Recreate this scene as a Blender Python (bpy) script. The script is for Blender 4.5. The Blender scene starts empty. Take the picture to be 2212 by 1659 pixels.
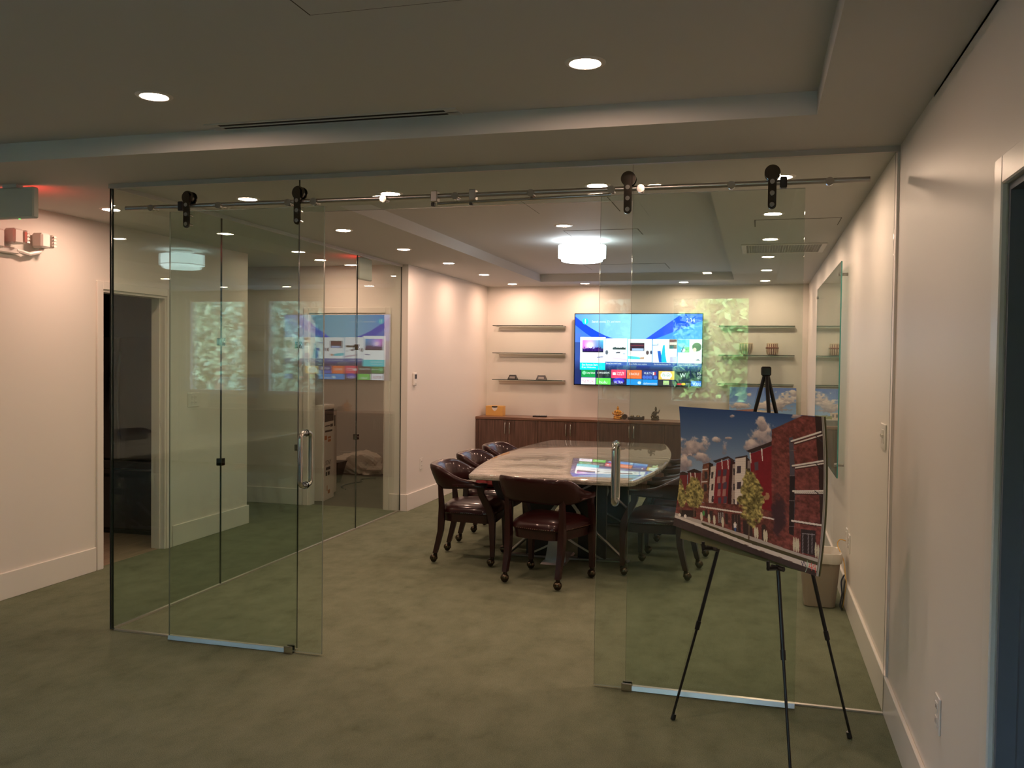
import bpy, bmesh, math, random
import numpy as np
from mathutils import Vector, Matrix

random.seed(7)
rng = np.random.default_rng(11)
scene = bpy.context.scene
COL = scene.collection

# ------------------------------------------------------------------ camera
cam_d = bpy.data.cameras.new('camera')
cam_d.sensor_width = 36.0
cam_d.sensor_fit = 'HORIZONTAL'
cam_d.lens = 1915.95 / 2212 * 36.0
cam_d.clip_start = 0.05
cam = bpy.data.objects.new('camera', cam_d)
COL.objects.link(cam)
_r = Vector((0.963986, 0.26567, 0.012227))
_u = Vector((-0.018951, 0.022762, 0.999561))
_f = Vector((-0.265275, 0.963795, -0.026977))
_m = Matrix((( _r.x, _u.x, -_f.x, -0.6101), (_r.y, _u.y, -_f.y, -4.3773), (_r.z, _u.z, -_f.z, 1.6171), (0, 0, 0, 1)))
cam.matrix_world = _m
scene.camera = cam

# ------------------------------------------------------------------ world, sun, exposure
world = bpy.data.worlds.new('sky')
scene.world = world
world.use_nodes = True
wn = world.node_tree
bg = wn.nodes['Background']
sky = wn.nodes.new('ShaderNodeTexSky')
sky.sky_type = 'NISHITA'
sky.sun_elevation = math.radians(48)
sky.sun_rotation = math.radians(20)
sky.sun_disc = False
wn.links.new(sky.outputs[0], bg.inputs[0])
bg.inputs[1].default_value = 5.2
sun_d = bpy.data.lights.new('sun', 'SUN')
sun_d.energy = 11.0
sun_d.angle = math.radians(0.6)
sun_d.color = (1.0, 0.95, 0.86)
sun = bpy.data.objects.new('sun', sun_d)
COL.objects.link(sun)
sun.rotation_euler = (math.radians(-42), 0, math.radians(-20))   # shines towards -y, on the trees outside the rear windows

vs = scene.view_settings
vs.view_transform = 'Standard'
vs.look = 'None'
vs.exposure = 0.0
vs.gamma = 1.0
vs.use_curve_mapping = False
cy = scene.cycles
cy.use_denoising = True
cy.max_bounces = 8
cy.diffuse_bounces = 4
cy.glossy_bounces = 5
cy.transparent_max_bounces = 32
cy.sample_clamp_indirect = 4.0
cy.use_adaptive_sampling = True
cy.adaptive_threshold = 0.02
cy.caustics_reflective = False
cy.caustics_refractive = False

DOWN_E = 338.0      # radiance of a downlight lens
LAMP_E = 7.0        # drum shade

# ------------------------------------------------------------------ helpers
def lin(c):
    c = c / 255.0
    return c / 12.92 if c <= 0.04045 else ((c + 0.055) / 1.055) ** 2.4

def S(r, g, b):
    return (lin(r), lin(g), lin(b), 1.0)

def mat(name, col=(0.5, 0.5, 0.5, 1), rough=0.5, metal=0.0, spec=0.5, coat=0.0, emis=None, es=0.0, trans=0.0):
    m = bpy.data.materials.new(name)
    m.use_nodes = True
    p = m.node_tree.nodes['Principled BSDF']
    p.inputs['Base Color'].default_value = col if len(col) == 4 else (*col, 1)
    p.inputs['Roughness'].default_value = rough
    p.inputs['Metallic'].default_value = metal
    p.inputs['Specular IOR Level'].default_value = spec
    p.inputs['Coat Weight'].default_value = coat
    p.inputs['Coat Roughness'].default_value = 0.08
    if emis:
        p.inputs['Emission Color'].default_value = emis if len(emis) == 4 else (*emis, 1)
        p.inputs['Emission Strength'].default_value = es
    if trans:
        p.inputs['Transmission Weight'].default_value = trans
    return m

def nd(m, t):
    return m.node_tree.nodes.new(t)

def lk(m, a, b):
    m.node_tree.links.new(a, b)

def texcoord(m, scale=(1, 1, 1), rot=(0, 0, 0), kind='Object'):
    tc = nd(m, 'ShaderNodeTexCoord'); mp = nd(m, 'ShaderNodeMapping')
    mp.inputs['Scale'].default_value = scale
    mp.inputs['Rotation'].default_value = rot
    lk(m, tc.outputs[kind], mp.inputs[0])
    return mp.outputs[0]

def noise(m, vec, scale, detail=4, rough=0.55):
    n = nd(m, 'ShaderNodeTexNoise')
    n.inputs['Scale'].default_value = scale
    n.inputs['Detail'].default_value = detail
    n.inputs['Roughness'].default_value = rough
    lk(m, vec, n.inputs['Vector'])
    return n.outputs['Fac']

def ramp(m, fac, stops):
    r = nd(m, 'ShaderNodeValToRGB')
    el = r.color_ramp.elements
    while len(el) < len(stops):
        el.new(0.5)
    for e, (p, c) in zip(el, stops):
        e.position = p
        e.color = c if len(c) == 4 else (*c, 1)
    lk(m, fac, r.inputs[0])
    return r.outputs[0]

def bump(m, fac, strength=0.2, dist=0.01):
    b = nd(m, 'ShaderNodeBump')
    b.inputs['Strength'].default_value = strength
    b.inputs['Distance'].default_value = dist
    lk(m, fac, b.inputs['Height'])
    lk(m, b.outputs[0], m.node_tree.nodes['Principled BSDF'].inputs['Normal'])

def base(m, sock):
    lk(m, sock, m.node_tree.nodes['Principled BSDF'].inputs['Base Color'])

# ------------------------------------------------------------------ materials
M = {}
M['wall'] = mat('wall paint', (0.80, 0.75, 0.69, 1), 0.42, spec=0.35)
bump(M['wall'], noise(M['wall'], texcoord(M['wall']), 180, 3), 0.05, 0.002)
M['ceil'] = mat('ceiling paint', (0.64, 0.63, 0.60, 1), 0.7, spec=0.2)
bump(M['ceil'], noise(M['ceil'], texcoord(M['ceil']), 160, 3), 0.06, 0.002)
M['trim'] = mat('trim paint', (0.80, 0.76, 0.70, 1), 0.3, spec=0.45)
M['dark_wall'] = mat('unlit room dark', (0.10, 0.095, 0.10, 1), 0.7)  # near-black colour stands in for the darkness of the unlit rooms

c = M['carpet'] = mat('green cut pile carpet', (0.1, 0.1, 0.06, 1), 0.95, spec=0.1)
v = texcoord(c)
mix = nd(c, 'ShaderNodeMix'); mix.data_type = 'RGBA'
big = noise(c, texcoord(c, (1.5, 1.0, 1)), 4.2, 7, 0.66)
colr = ramp(c, big, [(0.27, (0.130, 0.147, 0.090, 1)), (0.42, (0.172, 0.192, 0.124, 1)), (0.55, (0.196, 0.217, 0.142, 1)), (0.75, (0.225, 0.245, 0.165, 1))])
fine = noise(c, v, 260, 2)
colf = ramp(c, fine, [(0.25, (0.55, 0.55, 0.55, 1)), (0.75, (1.25, 1.25, 1.25, 1))])
mix.blend_type = 'MULTIPLY'
mix.inputs['Factor'].default_value = 1.0
lk(c, colr, mix.inputs['A']); lk(c, colf, mix.inputs['B'])
base(c, mix.outputs['Result'])
bump(c, fine, 0.5, 0.006)

c = M['carpet_grey'] = mat('grey office carpet', (0.11, 0.105, 0.085, 1), 0.95, spec=0.1)
bump(c, noise(c, texcoord(c), 220, 2), 0.5, 0.005)
c = M['plank_floor'] = mat('tan wood floor', (0.3, 0.22, 0.15, 1), 0.4)
base(c, ramp(c, noise(c, texcoord(c, (14, 1.2, 1)), 3, 4), [(0.3, (0.26, 0.18, 0.12, 1)), (0.7, (0.42, 0.31, 0.22, 1))]))

def glass_mat(name, tint, f0=0.04):
    """thin architectural glass: tinted transparency plus Schlick mirror reflection on every face"""
    m = bpy.data.materials.new(name); m.use_nodes = True
    nt = m.node_tree; nt.nodes.remove(nt.nodes['Principled BSDF'])
    out = nt.nodes['Material Output']
    tr = nd(m, 'ShaderNodeBsdfTransparent'); tr.inputs[0].default_value = (*tint, 1)
    gl = nd(m, 'ShaderNodeBsdfGlossy'); gl.inputs['Roughness'].default_value = 0.0
    gl.inputs[0].default_value = (0.95, 1.0, 0.96, 1)
    lw = nd(m, 'ShaderNodeLayerWeight'); lw.inputs[0].default_value = 0.5
    pw = nd(m, 'ShaderNodeMath'); pw.operation = 'POWER'; pw.inputs[1].default_value = 5.0
    ml = nd(m, 'ShaderNodeMath'); ml.operation = 'MULTIPLY_ADD'; ml.inputs[1].default_value = 1 - f0; ml.inputs[2].default_value = f0
    lk(m, lw.outputs['Facing'], pw.inputs[0]); lk(m, pw.outputs[0], ml.inputs[0])
    mx = nd(m, 'ShaderNodeMixShader')
    lk(m, ml.outputs[0], mx.inputs[0]); lk(m, tr.outputs[0], mx.inputs[1]); lk(m, gl.outputs[0], mx.inputs[2])
    lk(m, mx.outputs[0], out.inputs[0])
    return m

M['glass'] = glass_mat('green float glass', (0.905, 0.948, 0.922))
M['glass_clear'] = glass_mat('window glass', (0.96, 0.98, 0.97))
M['glass_edge'] = mat('green glass edge', (0.012, 0.022, 0.017, 1), 0.12, spec=0.9)
M['glass_edge_light'] = mat('polished glass edge', (0.20, 0.25, 0.21, 1), 0.12, spec=0.9)
M['glass_edge_teal'] = mat('teal glass edge', (0.06, 0.30, 0.28, 1), 0.15, spec=0.8)
M['chrome'] = mat('polished chrome', (0.62, 0.60, 0.57, 1), 0.09, 1.0)
M['steel'] = mat('brushed steel', (0.50, 0.48, 0.46, 1), 0.32, 1.0)
M['dark_steel'] = mat('dark bronze metal', (0.12, 0.105, 0.09, 1), 0.09, 1.0)
M['alu'] = mat('satin aluminium', (0.74, 0.70, 0.64, 1), 0.3, 0.85)
M['channel'] = mat('grey painted channel', (0.52, 0.49, 0.45, 1), 0.4, 0.1)
M['black'] = mat('black plastic', (0.012, 0.011, 0.011, 1), 0.35)
M['black_metal'] = mat('black enamelled metal', (0.010, 0.009, 0.009, 1), 0.3)
M['white_plastic'] = mat('white plastic', (0.78, 0.75, 0.70, 1), 0.35)
M['lens_clear'] = mat('clear ribbed plastic', (0.75, 0.70, 0.64, 1), 0.15, spec=0.9)
M['leather'] = mat('burgundy leather', (0.024, 0.0040, 0.0042, 1), 0.34, spec=0.22, coat=0.35)
bump(M['leather'], noise(M['leather'], texcoord(M['leather']), 120, 3), 0.06, 0.002)
c = M['cherry'] = mat('dark cherry wood', (0.030, 0.008, 0.006, 1), 0.3, spec=0.5)
base(c, ramp(c, noise(c, texcoord(c, (20, 20, 2)), 4, 4), [(0.3, (0.013, 0.003, 0.003, 1)), (0.7, (0.032, 0.0075, 0.0065, 1))]))
M['brass'] = mat('antique brass', (0.22, 0.16, 0.09, 1), 0.28, 1.0)
M['hood'] = mat('dark caster hood', (0.075, 0.058, 0.036, 1), 0.25, 0.9)
M['caster'] = mat('black caster ball', (0.03, 0.025, 0.018, 1), 0.2, 0.7)
c = M['walnut'] = mat('walnut veneer', (0.09, 0.045, 0.03, 1), 0.36)
vv = texcoord(c, (26, 26, 0.9))
base(c, ramp(c, noise(c, vv, 2.2, 6, 0.65), [(0.30, (0.046, 0.022, 0.015, 1)), (0.5, (0.108, 0.053, 0.037, 1)), (0.72, (0.180, 0.092, 0.066, 1))]))
c = M['walnut_top'] = mat('walnut worktop', (0.2, 0.1, 0.06, 1), 0.28)
base(c, ramp(c, noise(c, texcoord(c, (1.2, 30, 30)), 2.2, 5), [(0.3, (0.11, 0.052, 0.032, 1)), (0.7, (0.24, 0.115, 0.070, 1))]))
c = M['granite'] = mat('veined grey granite', (0.4, 0.36, 0.3, 1), 0.035, spec=0.33)
vv = texcoord(c, (0.8, 6.5, 6.5), (0, 0, 0.05))
s1 = noise(c, vv, 2.6, 9, 0.72)
cA = ramp(c, s1, [(0.34, (0.070, 0.064, 0.056, 1)), (0.43, (0.26, 0.24, 0.205, 1)), (0.50, (0.48, 0.445, 0.385, 1)), (0.56, (0.28, 0.255, 0.22, 1)), (0.64, (0.58, 0.54, 0.48, 1))])
s2 = noise(c, texcoord(c), 130, 3)
cB = ramp(c, s2, [(0.3, (0.72, 0.72, 0.72, 1)), (0.7, (1.15, 1.15, 1.15, 1))])
mix = nd(c, 'ShaderNodeMix'); mix.data_type = 'RGBA'; mix.blend_type = 'MULTIPLY'; mix.inputs['Factor'].default_value = 1
lk(c, cA, mix.inputs['A']); lk(c, cB, mix.inputs['B']); base(c, mix.outputs['Result'])
M['table_dark'] = mat('black table steel', (0.018, 0.019, 0.019, 1), 0.4, 0.3)
M['orange_box'] = mat('yellow cardboard', (0.72, 0.40, 0.105, 1), 0.5)
M['white_paper'] = mat('white paper', (0.80, 0.76, 0.70, 1), 0.6)
M['gold'] = mat('gilded brass', (0.75, 0.36, 0.08, 1), 0.25, 0.9)
M['bronze'] = mat('aged bronze', (0.085, 0.065, 0.042, 1), 0.4, 0.6)
M['dark_carved'] = mat('dark carved wood', (0.050, 0.028, 0.018, 1), 0.45)
M['silver'] = mat('silver label', (0.22, 0.20, 0.18, 1), 0.4, 0.3)
M['bin'] = mat('beige plastic bin', (0.32, 0.255, 0.19, 1), 0.45)
M['liner'] = mat('white bin liner', (0.70, 0.65, 0.58, 1), 0.4)
M['sack'] = mat('white plastic sheeting', (0.78, 0.70, 0.60, 1), 0.35)
M['carton'] = mat('white printed carton', (0.66, 0.60, 0.54, 1), 0.55)
M['carton_side'] = mat('carton board', (0.60, 0.57, 0.52, 1), 0.6)
M['ink'] = mat('black print', (0.025, 0.02, 0.02, 1), 0.5)
M['ink_orange'] = mat('orange print', (0.40, 0.13, 0.03, 1), 0.5)
M['yellow_cord'] = mat('yellow cord', (0.62, 0.36, 0.07, 1), 0.45)
M['blue_cord'] = mat('dark blue cord', (0.02, 0.025, 0.05, 1), 0.45)
M['red_cloth'] = mat('red cloth', (0.30, 0.012, 0.012, 1), 0.7)
M['fridge'] = mat('black appliance steel', (0.10, 0.085, 0.08, 1), 0.3, 0.3)
M['slot'] = mat('dark slot', (0.012, 0.011, 0.010, 1), 0.8)
M['groove'] = mat('shadow groove', (0.10, 0.085, 0.07, 1), 0.9)
M['foam'] = mat('white foam board', (0.62, 0.58, 0.53, 1), 0.6)
M['tabla_wood'] = mat('reddish drum wood', (0.16, 0.045, 0.025, 1), 0.35)
M['tabla_metal'] = mat('brushed drum metal', (0.36, 0.33, 0.27, 1), 0.3, 0.8)
M['strap'] = mat('cream leather strap', (0.66, 0.55, 0.40, 1), 0.6)
M['tv_black'] = mat('gloss black bezel', (0.006, 0.006, 0.007, 1), 0.15)
M['exit_grey'] = mat('grey exit housing', (0.62, 0.62, 0.56, 1), 0.45)
M['red_led'] = mat('red lit letters', (0.3, 0.01, 0.01, 1), 0.5, emis=(1.0, 0.03, 0.02), es=7.0)
M['green_led'] = mat('green indicator', (0.05, 0.4, 0.05, 1), 0.5, emis=(0.2, 1.0, 0.2), es=1.2)
M['downlens'] = mat('lit downlight lens', (0.9, 0.9, 0.9, 1), 0.5, emis=(1.0, 0.645, 0.475), es=DOWN_E)
M['downlens'].cycles.emission_sampling = 'FRONT'
M['shade'] = mat('lit fabric drum shade', (0.85, 0.85, 0.85, 1), 0.7, emis=(0.78, 0.90, 1.0), es=LAMP_E)
M['lamp_core'] = mat('lit lamp core', (0.9, 0.9, 0.9, 1), 0.5, emis=(0.72, 0.86, 1.0), es=150.0)
M['lamp_core'].cycles.emission_sampling = 'FRONT'
M['leaf'] = mat('green leaves', (0.15, 0.21, 0.13, 1), 0.5)
M['leaf_light'] = mat('light green leaves', (0.34, 0.50, 0.18, 1), 0.5)
M['leaf_blue'] = mat('blue green leaves', (0.095, 0.165, 0.120, 1), 0.5)
M['hedge_leaf'] = mat('dark hedge leaves', (0.035, 0.060, 0.042, 1), 0.5)
M['bark'] = mat('bark', (0.10, 0.07, 0.05, 1), 0.9)
M['lawn'] = mat('lawn', (0.06, 0.10, 0.03, 1), 0.9)
M['bounce_ground'] = mat('grey paving', (0.30, 0.30, 0.30, 1), 0.9)  # invented ground surface, grey so daylight bounced indoors is not tinted green
M['brick_pink'] = mat('pink brick', (0.42, 0.26, 0.22, 1), 0.8)
M['window_frame'] = mat('white window frame', (0.72, 0.70, 0.66, 1), 0.4)

# ------------------------------------------------------------------ mesh builder
class MB:
    def __init__(s):
        s.v = []; s.f = []; s.mi = []
    def add(s, vs, fs, mi=0):
        o = len(s.v)
        s.v += [tuple(p) for p in vs]
        s.f += [tuple(i + o for i in f) for f in fs]
        s.mi += [mi] * len(fs)
        return s
    def box(s, x0, x1, y0, y1, z0, z1, mi=0):
        vs = [(x, y, z) for z in (z0, z1) for y in (y0, y1) for x in (x0, x1)]
        return s.add(vs, [(0, 2, 3, 1), (4, 5, 7, 6), (0, 1, 5, 4), (2, 6, 7, 3), (0, 4, 6, 2), (1, 3, 7, 5)], mi)
    def cbox(s, x0, x1, y0, y1, z0, z1, c=0.004, mi=0):
        bm = bmesh.new()
        bmesh.ops.create_cube(bm, size=1)
        for q in bm.verts:
            q.co = Vector((x0 + (q.co.x + .5) * (x1 - x0), y0 + (q.co.y + .5) * (y1 - y0), z0 + (q.co.z + .5) * (z1 - z0)))
        c = min(c, 0.45 * min(x1 - x0, y1 - y0, z1 - z0))
        bmesh.ops.bevel(bm, geom=list(bm.edges), offset=c, segments=1, affect='EDGES', clamp_overlap=True)
        return s.bm(bm, mi)
    def bm(s, bm, mi=0):
        bm.verts.index_update()
        s.add([q.co[:] for q in bm.verts], [[q.index for q in f.verts] for f in bm.faces], mi)
        bm.free()
        return s
    def loft(s, secs, caps=True, mi=0, closed=False):
        n = len(secs[0]); vs = [p for q in secs for p in q]; fs = []
        L = len(secs)
        for i in range(L if closed else L - 1):
            j = (i + 1) % L
            for k in range(n):
                l = (k + 1) % n
                fs.append((i * n + k, i * n + l, j * n + l, j * n + k))
        if caps and not closed:
            fs.append(tuple(range(n - 1, -1, -1)))
            fs.append(tuple((L - 1) * n + k for k in range(n)))
        return s.add(vs, fs, mi)
    def cyl(s, p0, p1, r0, r1=None, n=12, mi=0):
        r1 = r0 if r1 is None else r1
        return s.tube([p0, p1], [r0, r1], n, mi)
    def tube(s, pts, r, n=8, mi=0, closed=False):
        pts = [Vector(p) for p in pts]
        L = len(pts)
        if not hasattr(r, '__len__'):
            r = [r] * L
        secs = []; prev = None
        for i, p in enumerate(pts):
            if closed:
                d = pts[(i + 1) % L] - pts[i - 1]
            else:
                d = pts[min(i + 1, L - 1)] - pts[max(i - 1, 0)]
            d.normalize()
            if prev is None:
                a = Vector((0, 0, 1)) if abs(d.z) < 0.9 else Vector((1, 0, 0))
                x = d.cross(a).normalized()
            else:
                x = (prev - d * prev.dot(d)).normalized()
            prev = x
            y = d.cross(x)
            secs.append([(p + (x * math.cos(t) + y * math.sin(t)) * r[i])[:] for t in [2 * math.pi * k / n for k in range(n)]])
        return s.loft(secs, True, mi, closed)
    def lathe(s, prof, cx=0, cy_=0, cz=0, n=20, mi=0, sx=1, sy=1):
        secs = [[(cx + sx * r * math.cos(2 * math.pi * k / n), cy_ + sy * r * math.sin(2 * math.pi * k / n), cz + z) for k in range(n)] for r, z in prof]
        return s.loft(secs, True, mi)
    def ball(s, x, y, z, rx, ry=None, rz=None, n=10, mi=0):
        ry = rx if ry is None else ry; rz = rx if rz is None else rz
        m = max(4, n // 2 + 1)
        secs = []
        for i in range(m + 1):
            a = -math.pi / 2 + math.pi * i / m
            rr = max(math.cos(a), 0.02)
            secs.append([(x + rx * rr * math.cos(2 * math.pi * k / n), y + ry * rr * math.sin(2 * math.pi * k / n), z + rz * math.sin(a)) for k in range(n)])
        return s.loft(secs, True, mi)
    def poly(s, pts, mi=0):
        return s.add(pts, [tuple(range(len(pts)))], mi)
    def prism(s, pts2, axis, a0, a1, mi=0):
        """pts2: 2D outline in the two other axes"""
        def P(p, a):
            if axis == 'x': return (a, p[0], p[1])
            if axis == 'y': return (p[0], a, p[1])
            return (p[0], p[1], a)
        return s.loft([[P(p, a0) for p in pts2], [P(p, a1) for p in pts2]], True, mi)
    def mesh(s, name, mats, smooth=False):
        me = bpy.data.meshes.new(name)
        me.from_pydata(s.v, [], s.f)
        bm = bmesh.new(); bm.from_mesh(me)
        bmesh.ops.recalc_face_normals(bm, faces=bm.faces)
        bm.to_mesh(me); bm.free()
        if not isinstance(mats, (list, tuple)):
            mats = [mats]
        for m in mats:
            me.materials.append(m)
        if len(mats) > 1:
            me.polygons.foreach_set('material_index', s.mi)
        if smooth:
            me.shade_smooth()
            try:
                me.set_sharp_from_angle(angle=math.radians(42))
            except Exception:
                pass
        return me
    def build(s, name, mats, parent=None, smooth=False, local=False):
        if parent is not None and not local:
            L = parent.matrix_basis.translation if parent.parent is None else (parent.parent.matrix_basis.translation + parent.matrix_basis.translation)
            s.v = [(a - L.x, b - L.y, c - L.z) for a, b, c in s.v]
        o = bpy.data.objects.new(name, s.mesh(name, mats, smooth))
        COL.objects.link(o)
        if parent is not None:
            o.parent = parent
        return o

def tag(o, label=None, cat=None, group=None, kind=None):
    if label: o['label'] = label
    if cat: o['category'] = cat
    if group: o['group'] = group
    if kind: o['kind'] = kind
    return o

def thing(name, loc, label=None, cat=None, group=None, kind=None, rotz=0.0):
    o = bpy.data.objects.new(name, None)
    o.empty_display_size = 0.1
    COL.objects.link(o)
    o.location = loc
    o.rotation_euler = (0, 0, rotz)
    o.matrix_basis = Matrix.Translation(loc) @ Matrix.Rotation(rotz, 4, 'Z')
    return tag(o, label, cat, group, kind)

def struct(name, mb, m, label, cat, parent=None, smooth=False):
    o = mb.build(name, m, parent, smooth)
    if parent is None:
        tag(o, label, cat, kind='structure')
    return o

def copy_tree(o, parent=None):
    q = o.copy(); COL.objects.link(q); q.parent = parent
    for ch in list(o.children):
        copy_tree(ch, q)
    return q

# ------------------------------------------------------------------ room dimensions
XL, XW, YB, Y1 = -4.241, -4.164, 7.228, 4.367      # glass side wall, plaster side wall, rear wall of the meeting room, hall end
XH = -5.36                                        # plaster wall of the hall
H, HT = 2.61, 2.705                               # soffit and tray heights
YR, XF = -7.5, -10.2                              # wall behind the camera, far left wall of the front room

# floor
struct('floor', MB().box(XF, 0.0, YR, 0.5, -0.06, 0).box(-7.4, 0.0, 0.5, Y1 + 0.06, -0.06, 0).box(XW - 0.02, 0, Y1 + 0.06, YB, -0.06, 0),
       M['carpet'], 'worn green cut pile carpet through the office and the meeting room', 'floor')
struct('floor', MB().box(-7.4, XW - 0.03, Y1 + 0.06, 8.2, -0.06, -0.002), M['carpet_grey'], 'grey carpet in the small room beyond the hall doorway', 'floor')
kf = struct('floor', MB().box(-8.4, XH - 0.05, 0.55, 3.16, -0.05, 0.001), M['plank_floor'], 'tan wooden floor of the dark kitchen', 'floor')
struct('floor', MB().box(0.0, 2.6, -4.6, -0.8, -0.06, -0.002), M['carpet_grey'], 'dark carpet behind the right hand doorway', 'floor')

# ceiling: soffit with two raised trays
cb = MB()
T1 = (-5.1, -0.396, -6.9, -0.622)     # tray over the front office
T2 = (-3.262, -0.888, 0.93, 6.56)     # tray over the meeting table
ZT = 2.80
def frame_slab(mb, x0, x1, y0, y1, t):
    mb.box(x0, x1, y0, t[2], H, ZT); mb.box(x0, x1, t[3], y1, H, ZT)
    mb.box(x0, t[0], t[2], t[3], H, ZT); mb.box(t[1], x1, t[2], t[3], H, ZT)
    mb.box(t[0], t[1], t[2], t[3], HT, ZT)
frame_slab(cb, XF, 0.0, YR, 0.0, T1)
frame_slab(cb, XL, 0.0, 0.0, YB, T2)
cb.box(-7.4, XL, 0.0, Y1 + 0.1, H, ZT)
cb.box(-7.4, XL, Y1 + 0.1, 8.3, 2.6, ZT)
cb.box(-8.4, -7.4, 0.0, 4.0, H, ZT)
cb.box(0.0, 2.6, -4.6, -0.8, 2.6, ZT)
struct('ceiling', cb, M['ceil'], 'white plaster ceiling with two shallow raised trays', 'ceiling')
struct('roof', MB().box(-11, 3, -8, 9, 2.86, 2.95), M['dark_wall'], 'unseen flat roof added above the rooms to keep sky light out', 'roof')  # slab added out of view to stop the sky leaking in

# walls
DY0, DY1, DH = -3.05, -1.86, 2.08      # right hand doorway (y range, head)
w = MB()
w.box(0, 0.12, DY1, YB + 0.12, 0, ZT); w.box(0, 0.12, YR - 0.12, DY0, 0, ZT); w.box(0, 0.12, DY0, DY1, DH, ZT)
struct('wall_right', w, M['wall'], 'long white plaster wall on the right with a doorway', 'wall')
w = MB().box(2.6, 2.7, -4.6, -0.8, 0, ZT).box(0.12, 2.6, -0.9, -0.8, 0, ZT).box(0.12, 2.6, -4.7, -4.6, 0, ZT)
struct('wall_side_room', w, M['dark_wall'], 'walls of the unlit room on the right, its darkness put into the colour', 'wall')
struct('wall_back', MB().box(XW - 0.1, 0.0, YB, YB + 0.12, 0, ZT), M['wall'], 'white wall behind the television', 'wall')
struct('wall_left', MB().box(XL - 0.012, XW, Y1, YB, 0, ZT), M['wall'], 'white wall with a light switch left of the meeting table', 'wall')
# hall end wall with doorway
HD0, HD1, HH = -5.318, -4.415, 2.10
w = MB()
w.box(-7.4, HD0, Y1, Y1 + 0.1, 0, ZT).box(HD1, XL - 0.012, Y1, Y1 + 0.1, 0, ZT).box(HD0, HD1, Y1, Y1 + 0.1, HH, ZT)
struct('wall_hall_end', w, M['wall'], 'white wall with an open doorway at the end of the hall', 'wall')
struct('wall_store_room', MB().box(-7.4, XL, 8.1, 8.2, 0, 2.6).box(XL - 0.1, XL - 0.012, Y1 + 0.1, 8.1, 0, 2.6).box(-7.5, -7.4, 3.2, 8.2, 0, ZT),
       M['wall'], 'white walls of the small room beyond the hall', 'wall')
# hall left wall with kitchen doorway
KD0, KD1, KH = 1.24, 1.995, 2.11
w = MB()
w.box(XH - 0.12, XH, -0.35, KD0, 0, ZT).box(XH - 0.12, XH, KD1, 3.22, 0, ZT).box(XH - 0.12, XH, KD0, KD1, KH, ZT)
struct('wall_hall', w, M['wall'], 'white hall wall with the dark kitchen doorway', 'wall')
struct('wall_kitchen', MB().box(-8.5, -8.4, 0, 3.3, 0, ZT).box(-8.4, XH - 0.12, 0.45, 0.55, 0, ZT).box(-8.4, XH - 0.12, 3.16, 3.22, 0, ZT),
       M['dark_wall'], 'kitchen walls with the unlit dark put into their colour', 'wall')
struct('wall_front_left', MB().box(XF, XH - 0.12, -0.35, -0.23, 0, ZT), M['wall'], 'white wall of the front office left of the hall', 'wall')
struct('wall_far_left', MB().box(XF - 0.12, XF, YR - 0.12, -0.23, 0, ZT), M['wall'], 'white wall at the far left of the front office', 'wall')
# wall behind the camera with four windows
WZ0, WZ1 = 1.06, 2.50
WINS = [(-9.03, -8.05), (-7.68, -6.70), (-3.24, -2.19), (-1.73, -0.67)]
w = MB().box(XF, 0.0, YR - 0.12, YR, 0, WZ0).box(XF, 0.0, YR - 0.12, YR, WZ1, ZT)
xs = [XF] + [q for a in WINS for q in a] + [0.0]
for i in range(0, len(xs), 2):
    w.box(xs[i], xs[i + 1], YR - 0.12, YR, WZ0, WZ1)
struct('wall_rear', w, M['wall'], 'white window wall behind the photographer', 'wall')
for i, (a, b) in enumerate(WINS):
    t = thing('window_%d' % (i + 1), ((a + b) / 2, YR - 0.06, WZ0), 'white framed window number %d from the left in the rear wall' % (i + 1), 'window', kind='structure')
    f = MB()
    f.box(a, a + .05, YR - .09, YR - .03, WZ0, WZ1).box(b - .05, b, YR - .09, YR - .03, WZ0, WZ1)
    f.box(a + .05, b - .05, YR - .09, YR - .03, WZ0, WZ0 + .05).box(a + .05, b - .05, YR - .09, YR - .03, WZ1 - .05, WZ1)
    f.build('window_frame', M['window_frame'], t)
    cs = MB().box(a - .07, a, YR, YR + .018, WZ0 - .07, WZ1 + .07).box(b, b + .07, YR, YR + .018, WZ0 - .07, WZ1 + .07)
    cs.box(a, b, YR, YR + .018, WZ1, WZ1 + .07).box(a - .02, b + .02, YR, YR + .04, WZ0 - .05, WZ0)
    cs.build('casing', M['trim'], t)
    MB().box(a + .05, b - .05, YR - .066, YR - .060, WZ0 + .05, WZ1 - .05).build('pane', M['glass_clear'], t)

# baseboards
BH, BT = 0.178, 0.016
def baseb(side, mb, label):
    struct('baseboard_' + side, mb, M['trim'], label, 'baseboard')
baseb('right', MB().cbox(-BT, 0, DY1 + .09, YB, 0, BH, .003).cbox(-BT, 0, YR, DY0 - .09, 0, BH, .003), 'tall white baseboard along the right wall')
baseb('left', MB().cbox(XW, XW + BT, Y1 - BT, YB, 0, BH, .003).cbox(XL + .012, XW, Y1 - BT, Y1, 0, BH, .003), 'white baseboard under the light switch wall')
baseb('back', MB().cbox(XW, 0, YB - BT, YB, 0, BH, .003), 'white baseboard behind the cabinets')
baseb('hall', MB().cbox(XH, XH + BT, -0.35, KD0 - .075, 0, BH, .003).cbox(XH, XH + BT, KD1 + .075, 3.22 + BT, 0, BH, .003).cbox(XH - .12, XH, 3.22, 3.22 + BT, 0, BH, .003),
      'white baseboard along the hall wall')
baseb('hall_end', MB().cbox(-7.4, HD0 - .07, Y1 - BT, Y1, 0, BH, .003).cbox(HD1 + .055, XL - .012, Y1 - BT, Y1, 0, BH, .003), 'white baseboard on the hall end wall')
baseb('store_room', MB().cbox(-7.4, XL - .1, 8.1 - BT, 8.1, 0, BH, .003), 'white baseboard in the small room beyond the hall')
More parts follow.
